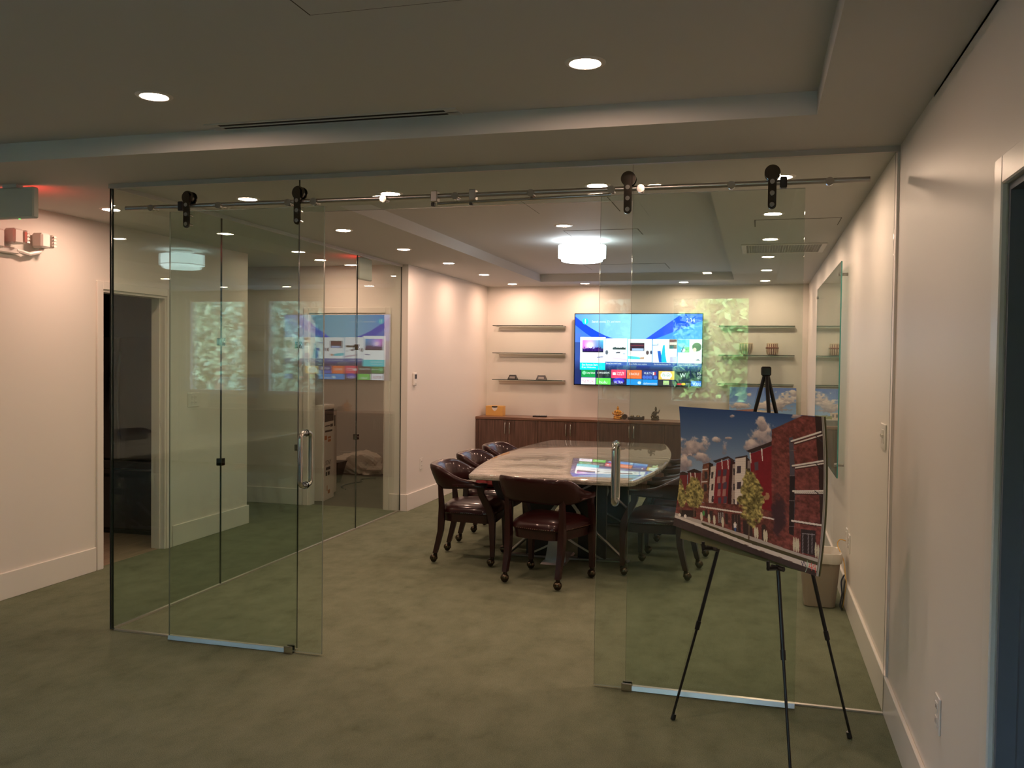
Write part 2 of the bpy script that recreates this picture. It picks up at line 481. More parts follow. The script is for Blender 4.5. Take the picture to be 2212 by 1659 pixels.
baseb('front_left', MB().cbox(XF, XH - .12, -.35 - BT, -.35, 0, BH, .003), 'white baseboard in the front office on the left')
baseb('rear', MB().cbox(XF, 0, YR, YR + BT, 0, BH, .003), 'white baseboard under the rear windows')

# door casings
def casing(n, label, mb):
    struct('trim_%d' % n, mb, M['trim'], label, 'trim')
CW = 0.062
casing(1, 'white casing around the dark kitchen doorway', MB()
       .cbox(XH, XH + .016, KD0 - CW, KD0, 0, KH + CW, .003).cbox(XH, XH + .016, KD1, KD1 + CW, 0, KH + CW, .003).cbox(XH, XH + .016, KD0, KD1, KH, KH + CW, .003)
       .box(XH - .13, XH, KD0, KD0 + .018, 0, KH).box(XH - .13, XH, KD1 - .018, KD1, 0, KH).box(XH - .13, XH, KD0 + .018, KD1 - .018, KH - .018, KH)
       .box(XH - .08, XH - .045, KD1 - .03, KD1 - .018, 0, KH - .018))
casing(2, 'white casing around the doorway at the hall end', MB()
       .cbox(HD0 - CW, HD0, Y1 - .016, Y1, 0, HH + CW, .003).cbox(HD1, HD1 + CW * .85, Y1 - .016, Y1, 0, HH + CW, .003).cbox(HD0, HD1, Y1 - .016, Y1, HH, HH + CW, .003)
       .box(HD0, HD0 + .018, Y1, Y1 + .11, 0, HH).box(HD1 - .018, HD1, Y1, Y1 + .11, 0, HH).box(HD0 + .018, HD1 - .018, Y1, Y1 + .11, HH - .018, HH))
casing(3, 'white casing around the doorway in the right wall', MB()
       .cbox(-.018, 0, DY1, DY1 + .075, 0, DH + .075, .004).cbox(-.018, 0, DY0 - .075, DY0, 0, DH + .075, .004).cbox(-.018, 0, DY0, DY1, DH, DH + .075, .004)
       )
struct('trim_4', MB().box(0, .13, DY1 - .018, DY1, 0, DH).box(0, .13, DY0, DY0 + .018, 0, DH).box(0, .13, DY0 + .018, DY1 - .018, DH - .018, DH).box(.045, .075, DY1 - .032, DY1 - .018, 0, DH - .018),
       mat('slate grey jamb shade', (0.16, 0.175, 0.21, 1), 0.45), 'door jamb in the right hand doorway, slate grey for its shade', 'trim')  # grey-blue colour carries the shade on the jamb

# kitchen strike plate
# ------------------------------------------------------------------ glass partitions
GT = 0.012
def pane_x(parent, name, x0, x1, y, z0, z1):
    """pane lying along x"""
    mb = MB(); mb.box(x0, x1, y - GT / 2, y + GT / 2, z0, z1)
    mb.mi = [1, 1, 0, 0, 1, 1]
    return mb.build(name, [M['glass'], M['glass_edge']], parent)
def pane_y(parent, name, x, y0, y1, z0, z1):
    mb = MB(); mb.box(x - GT / 2, x + GT / 2, y0, y1, z0, z1)
    mb.mi = [1, 1, 1, 1, 0, 0]
    return mb.build(name, [M['glass'], M['glass_edge']], parent)

SX0, SX1, TZ = -3.028, -1.212, 2.408
wf = thing('wall_front', (-2.1, 0, 0), 'frameless green tinted glass partition in front of the meeting room', 'glass wall', kind='structure')
pane_x(wf, 'glass_pane', XL, SX0 - .002, 0, .006, H - .02)
pane_x(wf, 'glass_pane', SX0 + .001, SX1 - .001, 0, TZ, H - .02)
pane_x(wf, 'glass_pane', SX1 + .002, -BT - .001, 0, .006, H - .02)
MB().box(XL - .009, XL - .0005, -.008, .008, .006, H - .026).build('corner_edge', M['slot'], wf)
MB().box(-BT - .001, -.002, -GT / 2, GT / 2, BH + .003, H - .02).build('glass_pane', M['glass_clear'], wf)
MB().box(XL - .014, 0, -.014, .014, H - .026, H).build('top_channel', M['channel'], wf)
MB().box(XL + .02, SX0, -.010, .010, 0, .008).build('floor_channel', M['alu'], wf)
MB().box(SX1, -BT, -.010, .010, 0, .008).build('floor_channel', M['alu'], wf)
MB().box(-.008, 0, -.009, -.0065, BH, H - .026).box(-.008, 0, .0065, .009, BH, H - .026).build('wall_channel', M['trim'], wf)

wi = thing('wall_inner', (XL, 2.2, 0), 'long glass partition between the meeting room and the hall', 'glass wall', kind='structure')
seams = [GT / 2 + .002, 1.095, 2.19, 3.29, Y1]
for i in range(4):
    pane_y(wi, 'glass_pane', XL, seams[i] + (.0 if i == 0 else .002), seams[i + 1] - .001, .006, H - .02)
MB().box(XL - .014, XL + .014, .014, Y1, H - .026, H).build('top_channel', M['channel'], wi)
MB().box(XL - .010, XL + .010, .012, Y1 - BT, 0, .010).build('floor_channel', M['alu'], wi)
for s_ in seams[1:4]:
    for z in (.875, 1.72):
        cp = MB().cbox(XL - .022, XL + .022, s_ - .022, s_ + .022, z - .026, z + .026, .003).build('pane_clip', M['dark_steel'], wi)
        MB().cyl((XL + .022, s_, z), (XL + .026, s_, z), .006, n=10).build('clip_screw', M['chrome'], cp)

# sliding doors
DYP = -0.048
def handle(parent, x):
    for sgn in (-1, 1):
        o = 0.052
        pts = []
        z0, z1, r = .912, 1.220, .03
        pts.append((x, DYP + sgn * GT / 2, z0 + .012))
        for k in range(7):
            a = math.pi / 2 * k / 6
            pts.append((x, DYP + sgn * (GT / 2 + o - r + r * math.sin(a)), z0 + .012 + r - r * math.cos(a)))
        for k in range(7):
            a = math.pi / 2 * k / 6
            pts.append((x, DYP + sgn * (GT / 2 + o - r + r * math.cos(a)), z1 - .012 - r + r * math.sin(a)))
        pts.append((x, DYP + sgn * GT / 2, z1 - .012))
        h = MB().tube(pts, .0135, 12).build('pull_handle', M['chrome'], parent, True)
        c2 = MB()
        for z in (z0 + .012, z1 - .012):
            c2.cyl((x, DYP + sgn * (GT / 2), z), (x, DYP + sgn * (GT / 2 + .006), z), .02, n=14)
        c2.build('rosette', M['chrome'], h, True)
def hanger(parent, x):
    zt, zb = 2.530, 2.330
    out = []
    for k in range(9):
        a = math.pi * k / 8
        out.append((x + .019 * math.cos(a), zt - .019 + .019 * math.sin(a)))
    for k in range(9):
        a = math.pi + math.pi * k / 8
        out.append((x + .019 * math.cos(a), zb + .019 + .019 * math.sin(a)))
    st = MB().prism(out, 'y', DYP - .034, DYP - .024).build('hanger_strap', M['dark_steel'], parent)
    for z in (zb + .022, zb + .075, zb + .128):
        MB().cyl((x, DYP - .039, z), (x, DYP - .034, z), .011, n=12).cyl((x, DYP - .024, z), (x, DYP + .020, z), .008, n=10).build('bolt', M['chrome'], st, True)
    wh = MB().cyl((x, DYP - .024, 2.502), (x, DYP - .012, 2.502), .036, n=24).cyl((x, DYP - .012, 2.502), (x, DYP + .012, 2.502), .028, n=24).cyl((x, DYP + .012, 2.502), (x, DYP + .020, 2.502), .036, n=24)
    wh.build('roller', M['dark_steel'], st, True)
def slider(n, x0, x1, hx, hang, label, trk):
    d = thing('door_%d' % n, ((x0 + x1) / 2, DYP, 0), label, 'glass door', kind='structure')
    pane_x(d, 'glass_pane', x0, x1, DYP, .010, 2.428).data.materials[1] = M['glass_edge_light']
    handle(d, hx)
    for h in hang:
        hanger(d, h)
    g = MB().prism([(DYP - .0165, .003), (DYP - .0062, .003), (DYP - .0062, .025), (DYP - .0110, .025)], 'x', trk[0], trk[1])
    g.build('bottom_rail', M['steel'], d)
slider(1, -3.813, -2.853, -2.958, (-3.685, -3.000), 'sliding glass door on the left with chrome pull handle', (-3.813, -3.07))
slider(2, -1.360, -0.408, -1.267, (-1.225, -0.555), 'sliding glass door on the right behind the poster easel', (-1.17, -0.408))
for x, l in ((-3.045, 'small chrome floor guide under the left sliding door'), (-1.195, 'small chrome floor guide under the right sliding door')):
    o = MB().cbox(x - .025, x + .025, DYP - .028, DYP - .0155, 0, .04, .003).cbox(x - .025, x + .025, DYP + .0075, DYP + .018, 0, .04, .003).box(x - .025, x + .025, DYP - .028, DYP + .018, 0, .004).build('floor_guide', M['chrome'])
    tag(o, l, 'door guide')

rl = thing('door_rail', (-2.1, DYP, 2.46), 'long round chrome sliding door rail across the glass front', 'rail')
MB().cyl((-4.105, DYP, 2.457), (-0.129, DYP, 2.457), .0125, n=16).build('rail_tube', M['steel'], rl, True)
for x in (-3.926, -3.492, -3.063, -2.911, -2.508, -2.111, -1.712, -1.307, -1.165, -0.740, -0.303):
    sb = MB().cyl((x, DYP - .022, 2.452), (x, DYP - .0, 2.452), .019, n=18).cyl((x, DYP, 2.452), (x, -GT / 2, 2.452), .012, n=12).build('standoff', M['chrome'], rl, True)
for x in (-2.225, -2.018):
    MB().cbox(x - .018, x + .018, DYP - .024, DYP + .02, 2.425, 2.482, .004).build('stop_block', M['steel'], rl)
    MB().cbox(x - .02, x - .002, DYP - .012, DYP + .014, 2.405, 2.425, .003).build('stop_bumper', M['black'], rl)
MB().cyl((-2.21, DYP - .004, 2.418), (-1.31, DYP - .004, 2.430), .009, n=12).build('tie_bar', M['chrome'], rl, True)
for x in (-3.735, -0.505):
    MB().cbox(x - .016, x + .016, DYP - .022, DYP + .022, 2.430, 2.482, .004).build('end_stop', M['black'], rl)

# ------------------------------------------------------------------ ceiling fittings
def downlight(x, y, z, label, group):
    t = thing('recessed_downlight', (x, y, z), label, 'downlight', group)
    MB().lathe([(.052, -.0015), (.058, -.006), (.072, -.004), (.076, -.0002)], n=28).build('trim_ring', M['white_plastic'], t, True, True)
    lens = MB(); n = 24
    lens.poly([(.054 * math.cos(-2 * math.pi * k / n), .054 * math.sin(-2 * math.pi * k / n), -.004) for k in range(n)])
    me = bpy.data.meshes.new('lens'); me.from_pydata(lens.v, [], lens.f); me.materials.append(M['downlens'])
    o = bpy.data.objects.new('lens', me); COL.objects.link(o); o.parent = t
    return t
G1 = 'downlights of the meeting room soffit'
order = ['first', 'second', 'third', 'fourth', 'fifth']
for i, (x, y) in enumerate([(-3.709, .575), (-2.749, .59), (-1.496, .60), (-.501, .575)]):
    downlight(x, y, H, 'lit downlight just behind the glass front, %s from the left' % order[i], G1)
for i, (x, y) in enumerate([(-3.72, 1.935), (-3.71, 3.13), (-3.69, 4.29), (-3.69, 5.53), (-3.693, 6.785)]):
    downlight(x, y, H, 'lit downlight in the left soffit of the meeting room, %s from the glass front' % order[i], G1)
for i, (x, y) in enumerate([(-.523, 1.775), (-.523, 3.026), (-.525, 4.24), (-.525, 5.473), (-.528, 6.737)]):
    downlight(x, y, H, 'lit downlight in the right soffit of the meeting room, %s from the glass front' % order[i], G1)
downlight(-2.743, 6.83, H, 'lit downlight above the left end of the television', G1)
downlight(-1.497, 6.80, H, 'lit downlight above the right end of the television', G1)
downlight(-2.129, 2.64, HT, 'lit downlight in the tray just in front of the drum lamp', 'downlights of the meeting room tray')
downlight(-3.063, -1.168, HT, 'large lit downlight in the near ceiling on the left', 'downlights of the front office')
downlight(-1.233, -1.162, HT, 'large lit downlight in the near ceiling on the right', 'downlights of the front office')
downlight(-1.206, -6.70, HT, 'lit downlight near the rear windows seen mirrored in the glass door', 'downlights of the front office')
downlight(-4.865, .744, H, 'lit downlight in the hall beside the corner of the glass', 'downlights of the hall')
downlight(-4.891, 3.80, H, 'lit downlight at the far end of the hall', 'downlights of the hall')
downlight(-5.9, 6.4, 2.6, 'lit downlight inside the small room beyond the hall', 'downlights of the hall')

# drum lamp
LX, LY = -2.15, 3.55
t = thing('drum_lamp', (LX, LY, HT), 'bright white drum ceiling lamp above the table', 'ceiling lamp')
MB().lathe([(.03, 0), (.105, -.001), (.11, -.018), (.095, -.026), (.03, -.026)], n=32).build('canopy', M['chrome'], t, True, True)
MB().lathe([(.212, -.048), (.215, -.048), (.215, -.158), (.211, -.158)], n=48).build('shade', M['shade'], t, True, True)
MB().lathe([(.214, -.150), (.217, -.150), (.217, -.154), (.214, -.154)], n=48).build('shade_band', M['steel'], t, True, True)
MB().lathe([(.208, -.150), (.205, -.160), (.188, -.164), (.186, -.186), (.17, -.192), (.02, -.194)], n=48).build('diffuser', M['shade'], t, True, True)
me = bpy.data.meshes.new('light_ring'); n = 32
vv_ = [(r * math.cos(2 * math.pi * k / n), r * math.sin(2 * math.pi * k / n), -.055) for r in (.12, .205) for k in range(n)]
me.from_pydata(vv_, [], [(k, n + k, n + (k + 1) % n, (k + 1) % n) for k in range(n)])
me.materials.append(M['lamp_core'])
o = bpy.data.objects.new('light_ring', me); COL.objects.link(o); o.parent = t

# linear air diffuser in the near tray
t = thing('linear_air_diffuser', (-2.51, -.64, HT), 'long white air diffuser with two dark slots in the near ceiling', 'air diffuser')
t.rotation_euler = (0, 0, 0)
MB().cbox(-3.135, -1.885, -.722, -.708, HT - .005, HT + .001, .001).cbox(-3.135, -1.885, -.674, -.662, HT - .005, HT + .001, .001).cbox(-3.135, -1.885, -.628, -.56 - .03, HT - .005, HT + .001, .001) \
    .cbox(-3.135, -3.075, -.708, -.628, HT - .005, HT + .001, .001).cbox(-1.945, -1.885, -.708, -.628, HT - .005, HT + .001, .001).build('frame', M['ceil'], t)
MB().box(-3.075, -1.945, -.708, -.674, HT - .0015, HT).build('slot', M['slot'], t)
MB().box(-3.075, -1.945, -.662, -.628, HT - .0015, HT).build('slot', M['slot'], t)

# return air grille in the right soffit
t = thing('air_grille', (-.405, 3.64, H), 'white rectangular return air grille in the right soffit', 'air grille')
gx0, gx1, gy0, gy1 = -.752, -.066, 3.335, 3.94
f = MB()
f.cbox(gx0, gx1, gy0, gy0 + .04, H - .008, H, .002).cbox(gx0, gx1, gy1 - .04, gy1, H - .008, H, .002)
f.cbox(gx0, gx0 + .04, gy0 + .04, gy1 - .04, H - .008, H, .002).cbox(gx1 - .04, gx1, gy0 + .04, gy1 - .04, H - .008, H, .002)
f.build('frame', M['white_plastic'], t)
MB().box(gx0 + .04, gx1 - .04, gy0 + .04, gy1 - .04, H - .001, H).build('duct_opening', M['slot'], t)
f = MB()
nx = 28
for i in range(1, nx):
    x = gx0 + .04 + (gx1 - gx0 - .08) * i / nx
    f.box(x - .0016, x + .0016, gy0 + .04, gy1 - .04, H - .0035, H - .0015)
for i in range(1, 22):
    y = gy0 + .04 + (gy1 - gy0 - .08) * i / 22
    f.box(gx0 + .04, gx1 - .04, y - .0020, y + .0020, H - .0038, H - .0018)
g = f.build('egg_crate_core', M['white_plastic'], t); g['kind'] = 'stuff'

# flush access panels (outline grooves)
def panel(x0, x1, y0, y1, z, label):
    t = thing('access_panel', ((x0 + x1) / 2, (y0 + y1) / 2, z), label, 'access panel', 'flush ceiling access panels')
    MB().cbox(x0 + .006, x1 - .006, y0 + .006, y1 - .006, z - .003, z, .001).build('panel', M['ceil'], t)
    g = .006
    MB().box(x0, x1, y0, y0 + g, z - .0012, z).box(x0, x1, y1 - g, y1, z - .0012, z).box(x0, x0 + g, y0 + g, y1 - g, z - .0012, z).box(x1 - g, x1, y0 + g, y1 - g, z - .0012, z).build('gap', M['groove'], t)
panel(-2.0, -1.4, -2.4, -1.805, HT, 'flush access panel at the top edge of the near ceiling')
panel(-2.185, -1.58, 1.46, 2.05, HT, 'flush access panel in the meeting room tray nearest the glass')
panel(-2.19, -1.565, 2.92, 3.27, HT, 'flush access panel in the tray beside the drum lamp')
panel(-2.52, -1.6, 5.52, 6.1, HT, 'flush access panel in the far part of the tray')
panel(-.642, -.07, 2.03, 2.36, H, 'flush access panel in the right soffit before the air grille')

# exit signs
t = thing('exit_sign', (-4.86, -.10, H), 'grey exit sign seen from its back at the left edge', 'exit sign', 'exit signs')
MB().cbox(-5.02, -4.68, -.125, -.078, 2.412, 2.592, .008).build('housing', M['exit_grey'], t)
MB().box(-4.90, -4.80, -.125, -.075, 2.592, H).build('mount', M['exit_grey'], t)
MB().cyl((-4.80, -.100, 2.413), (-4.80, -.100, 2.408), .006, n=8).build('indicator', M['green_led'], t)
MB().box(-5.00, -4.70, -.078, -.076, 2.44, 2.57).build('lit_face', M['red_led'], t)
t = thing('exit_sign', (-4.325, 3.62, H), 'grey exit sign hanging close behind the inner glass partition', 'exit sign', 'exit signs')
MB().cbox(-4.345, -4.303, 3.475, 3.765, 2.38, 2.592, .008).build('housing', M['exit_grey'], t)
MB().box(-4.345, -4.305, 3.57, 3.67, 2.592, H).build('mount', M['exit_grey'], t)
MB().box(-4.348, -4.345, 3.49, 3.75, 2.43, 2.57).build('lit_face', M['red_led'], t)

# emergency light with two heads
t = thing('emergency_light', (XH, .36, 2.30), 'white twin head emergency light on the hall wall', 'emergency light')
MB().cbox(XH, XH + .05, .05, .42, 2.275, 2.315, .006).build('arm', M['white_plastic'], t)
MB().cbox(XH, XH + .075, -.10, .28, 2.30, 2.42, .01).build('battery_case', M['white_plastic'], t)
for y in (.37, .60):
    hd = MB().cbox(XH + .02, XH + .11, y - .055, y + .028, 2.335, 2.435, .012).build('lamp_head', M['white_plastic'], t)
    b = MB().cbox(XH + .03, XH + .125, y + .028, y + .058, 2.340, 2.430, .012)
    for q in range(4):
        b.box(XH + .125, XH + .129, y - .0 + .032, y + .054, 2.346 + q * .021, 2.358 + q * .021)
    b.build('lens', M['lens_clear'], hd)
MB().tube([(XH + .04, .40, 2.30), (XH + .05, .50, 2.285), (XH + .06, .58, 2.31), (XH + .065, .60, 2.34)], .014, 8).build('bracket', M['white_plastic'], t, True)

# ------------------------------------------------------------------ wall plates
def plate(x, y, z, nx, kind, label, gang=1, cat='outlet', group=None):
    """nx = +1/-1: direction the plate faces along x"""
    t = thing('outlet_plate' if kind == 'outlet' else 'switch_plate', (x, y, z), label, cat, group)
    w_, h_ = .038 * gang + (.0 if gang == 1 else .008), .062
    a, b = sorted((x, x + nx * .007))
    MB().cbox(a, b, y - w_, y + w_, z - h_, z + h_, .003).build('plate', M['white_plastic'], t)
    a, b = sorted((x + nx * .006, x + nx * .0095))
    for g in range(gang):
        yc = y + (g - (gang - 1) / 2) * .046
        if kind == 'outlet':
            for dz in (-.024, .024):
                s = MB().cbox(a, b, yc - .017, yc + .017, z + dz - .017, z + dz + .017, .002).build('socket', M['trim'], t)
                MB().box(*sorted((x + nx * .0095, x + nx * .0100)), yc - .009, yc - .006, z + dz - .006, z + dz + .006).box(*sorted((x + nx * .0095, x + nx * .0100)), yc + .006, yc + .009, z + dz - .006, z + dz + .006).build('slits', M['slot'], s)
        else:
            MB().cbox(a, b, yc - .016, yc + .016, z - .034, z + .034, .002).build('rocker', M['trim'], t)
            MB().cbox(*sorted((x + nx * .009, x + nx * .017)), yc - .005, yc + .005, z - .004, z + .012, .002).build('toggle', M['white_plastic'], t)
plate(0, .29, 1.266, -1, 'switch', 'white double switch plate on the right wall near the glass', 2, 'switch')
plate(0, -1.165, .452, -1, 'outlet', 'white outlet on the right wall nearest the camera')
plate(0, 1.77, .445, -1, 'outlet', 'white outlet above the waste bin, nearer the glass')
plate(0, 1.93, .455, -1, 'outlet', 'white outlet above the waste bin, farther from the glass')
plate(XW, 4.78, .462, 1, 'outlet', 'white outlet low on the wall left of the chairs')
plate(XH, 2.365, 1.235, 1, 'outlet', 'white double outlet on the hall wall', 2)
t = thing('thermostat', (XW, 4.55, 1.40), 'small white thermostat with dark display on the left wall', 'thermostat')
MB().cbox(XW, XW + .022, 4.508, 4.592, 1.33, 1.468, .006).build('body', M['white_plastic'], t)
MB().box(XW + .022, XW + .0235, 4.52, 4.58, 1.405, 1.45).build('display', M['black'], t)
MB().cbox(XW + .022, XW + .026, 4.525, 4.575, 1.350, 1.372, .002).build('button', M['trim'], t)
tag(MB().box(XH - .075, XH - .045, KD1 - .0215, KD1 - .0175, 1.02, 1.10).build('strike_plate', M['dark_steel']), 'dark strike plate on the kitchen door jamb', 'strike plate')

# ------------------------------------------------------------------ glass marker board
t = thing('glass_marker_board', (-.05, 3.5, 1.57), 'large frameless glass marker board on the right wall', 'marker board')
mb = MB().box(-.054, -.045, 2.21, 4.72, .815, 2.335)
mb.mi = [1, 1, 1, 1, 0, 0]
mb.build('glass_sheet', [glass_mat('low iron glass', (0.90, 0.96, 0.94)), M['glass_edge_teal']], t)
for y in (2.30, 4.63):
    for z in (.90, 2.25):
        MB().cyl((-.044, y, z), (-.001, y, z), .011, n=14).cyl((-.064, y, z), (-.054, y, z), .013, n=14).build('standoff', M['steel'], t, True)

# ------------------------------------------------------------------ cabinets and worktop
CY, CZ = 6.75, 0.838
CX = [-4.13 + .81 * i for i in range(6)]
labs = ['walnut cabinet below the yellow box, against the left wall', 'walnut cabinet second from the left wall', 'walnut cabinet in the middle, below the golden figure',
        'walnut cabinet fourth from the left wall, behind the chairs', 'walnut cabinet beside the right wall, hidden behind the poster']
for i in range(5):
    a, b = CX[i], CX[i + 1]
    t = thing('storage_cabinet', ((a + b) / 2, 6.99, 0), labs[i], 'cabinet', 'walnut cabinets along the back wall')
    MB().box(a + .001, b - .001, CY + .02, YB - BT - .002, .08, CZ).box(a + .001, b - .001, CY + .07, CY + .09, 0, .08).build('body', M['walnut'], t)
    m_ = (a + b) / 2
    for k, (d0, d1, hx) in enumerate(((a + .002, m_ - .0015, m_ - .030), (m_ + .0015, b - .002, m_ + .030))):
        d = MB().cbox(d0, d1, CY, CY + .019, .085, CZ - .004, .0015).build('door', M['walnut'], t)
        MB().tube([(hx, CY, .658), (hx, CY - .020, .660), (hx, CY - .026, .672), (hx, CY - .026, .788), (hx, CY - .020, .800), (hx, CY, .802)], .006, 8).build('handle', M['chrome'], d, True)
tag(MB().box(XW, CX[0] - .001, CY + .003, CY + .022, 0, CZ).build('filler_strip', M['walnut']), 'narrow walnut filler between cabinet and left wall', 'filler strip')
tag(MB().cbox(XW, -.002, CY - .012, YB - .002, CZ, .872, .003).build('worktop', M['walnut_top']), 'long walnut worktop over the cabinets', 'worktop')

# yellow tissue box, remote
t = thing('tissue_box', (-3.98, 7.02, .872), 'yellow cardboard box with a white front slot on the worktop', 'box')
MB().cbox(-4.09, -3.855, 6.955, 7.095, .872, 1.002, .002).build('carton', M['orange_box'], t)
pts = [(-4.005 + .0, .995), (-3.925, .995), (-3.93, .965), (-3.945, .945), (-3.965, .935), (-3.985, .945), (-4.0, .965)]
MB().prism(pts, 'y', 6.9535, 6.9552).build('paper', M['white_paper'], t)
MB().prism([(-4.005, 1.0), (-3.925, 1.0), (-3.928, .985), (-3.965, .979), (-4.002, .985)], 'y', 6.9525, 6.9537).build('slot', M['slot'], t)
t = thing('remote_control', (-3.35, 6.98, .872), 'black remote control lying on the worktop', 'remote control')
MB().cbox(-3.445, -3.255, 6.955, 7.0, .872, .893, .006).build('body', M['black'], t)
bt = MB()
for i in range(7):
    for j in range(2):
        bt.cbox(-3.435 + i * .024, -3.422 + i * .024, 6.962 + j * .018, 6.975 + j * .018, .8925, .8945, .001)
bt.build('buttons', M['table_dark'], t)

# golden seated figure
t = thing('golden_figurine', (-2.325, 7.02, .872), 'small golden seated figure on the worktop', 'figurine')
MB().lathe([(.052, 0), (.058, .006), (.058, .016), (.050, .024), (.056, .034), (.050, .042)], n=20, sy=.75).build('lotus_base', M['gold'], t, True, True)
b = MB().ball(0, 0, .060, .060, .036, .018, 12).lathe([(.026, .055), (.030, .075), (.034, .100), (.024, .118), (.012, .124)], n=14, sy=.7)
for s in (-1, 1):
    b.tube([(s * .032, 0, .108), (s * .044, -.006, .086), (s * .030, -.024, .068), (s * .006, -.03, .066)], [.010, .009, .008, .007], 8)
    b.tube([(s * .055, 0, .060), (s * .072, 0, .078), (s * .066, 0, .094)], [.008, .006, .003], 6)
b.build('body', M['gold'], t, True, True)
MB().ball(0, 0, .138, .016, .015, .018, 10).lathe([(.013, .148), (.010, .158), (.006, .163), (.003, .172)], n=10).build('head', M['gold'], t, True, True)

# dark carved ornament
t = thing('carved_ornament', (-2.13, 7.0, .872), 'dark carved ornament with a round end and two knobs', 'ornament')
MB().cyl((-2.232, 6.965, .906), (-2.232, 7.03, .906), .034, n=20).build('round_end', M['dark_carved'], t, True)
MB().cbox(-2.19, -2.00, 6.975, 7.03, .872, .908, .006).tube([(-2.19, 6.97, .888), (-2.14, 6.965, .896), (-2.09, 6.967, .886), (-2.04, 6.97, .880)], .009, 8).build('body', M['dark_carved'], t)
MB().cbox(-2.008, -1.982, 6.975, 7.03, .872, .920, .004).build('end_block', M['dark_carved'], t)
for x in (-2.135, -2.06):
    MB().lathe([(.022, 0), (.026, .010), (.018, .022), (.006, .027)], x, 7.0, .905, 14).build('knob', M['brass'], t, True)

# bronze figurine with raised arm
t = thing('bronze_figurine', (-1.845, 7.02, .872), 'dark bronze seated figure with a raised arm on the worktop', 'figurine')
MB().lathe([(.048, 0), (.054, .008), (.050, .020), (.042, .028)], n=18, sy=.7).build('base', M['bronze'], t, True, True)
b = MB().tube([(.0, 0, .03), (-.006, 0, .065), (.004, 0, .100), (.006, 0, .118)], [.026, .022, .026, .012], 10)
b.tube([(.0, -.008, .040), (.040, -.022, .050), (.046, -.02, .030)], [.016, .013, .008], 8)
b.tube([(.0, -.008, .040), (-.034, -.02, .062), (-.048, -.02, .040), (-.04, -.02, .028)], [.015, .012, .010, .007], 8)
b.tube([(.022, 0, .106), (.036, -.004, .086), (.048, -.006, .110), (.054, -.006, .136)], [.010, .008, .007, .004], 8)
b.tube([(-.018, 0, .106), (-.034, -.006, .084), (-.044, -.012, .066)], [.010, .008, .006], 8)
b.build('body', M['bronze'], t, True, True)
MB().ball(.006, 0, .134, .014, .014, .017, 10).lathe([(.015, .142), (.013, .156), (.006, .170), (.002, .176)], .006, 0, 0, 10).build('head', M['bronze'], t, True, True)

# ------------------------------------------------------------------ glass shelves
def shelf(x0, x1, z, label):
    t = thing('glass_shelf', ((x0 + x1) / 2, YB, z), label, 'shelf', 'floating glass shelves on the back wall')
    mb = MB().box(x0, x1, 7.026, YB - .004, z - .009, z)
    mb.mi = [0, 0, 1, 1, 1, 1]
    mb.build('glass_plate', [M['glass'], M['glass_edge']], t)
    MB().prism([(YB, z - .058), (YB, z - .009), (YB - .045, z - .009), (YB - .045, z - .020), (YB - .028, z - .036), (YB - .020, z - .058)], 'x', x0 + .045, x1 - .004).build('bracket_rail', M['alu'], t)
for z, nm in ((2.080, 'top'), (1.716, 'middle'), (1.358, 'bottom')):
    shelf(-4.028, -3.066, z, '%s glass shelf left of the television' % nm)
    shelf(-1.074, -.162, z, '%s glass shelf right of the television' % nm)

# nameplates
for x, w_, l in ((-3.757, .128, 'small black wedge nameplate on the left of the lower shelf'), (-3.36, .140, 'small black wedge nameplate on the right of the lower shelf')):
    t = thing('nameplate', (x, 7.1, 1.358), l, 'nameplate', 'black nameplates on the lower shelf')
    h_ = .062
    MB().loft([[(x - w_ / 2, 7.05, 1.358), (x + w_ / 2, 7.05, 1.358), (x + w_ / 2 - .022, 7.075, 1.358 + h_), (x - w_ / 2 + .022, 7.075, 1.358 + h_)],
               [(x - w_ / 2, 7.13, 1.358), (x + w_ / 2, 7.13, 1.358), (x + w_ / 2 - .022, 7.105, 1.358 + h_), (x - w_ / 2 + .022, 7.105, 1.358 + h_)]]).build('wedge', M['black'], t)
    q = lambda sx, f: (x + sx, 7.05 + .025 * f - .0012, 1.358 + h_ * f)
    MB().loft([[q(-.040, .22), q(.040, .22), q(.036, .68), q(-.036, .68)], [(a, b + .001, c_) for a, b, c_ in (q(-.040, .22), q(.040, .22), q(.036, .68), q(-.036, .68))]]).build('label_plate', M['silver'], t)

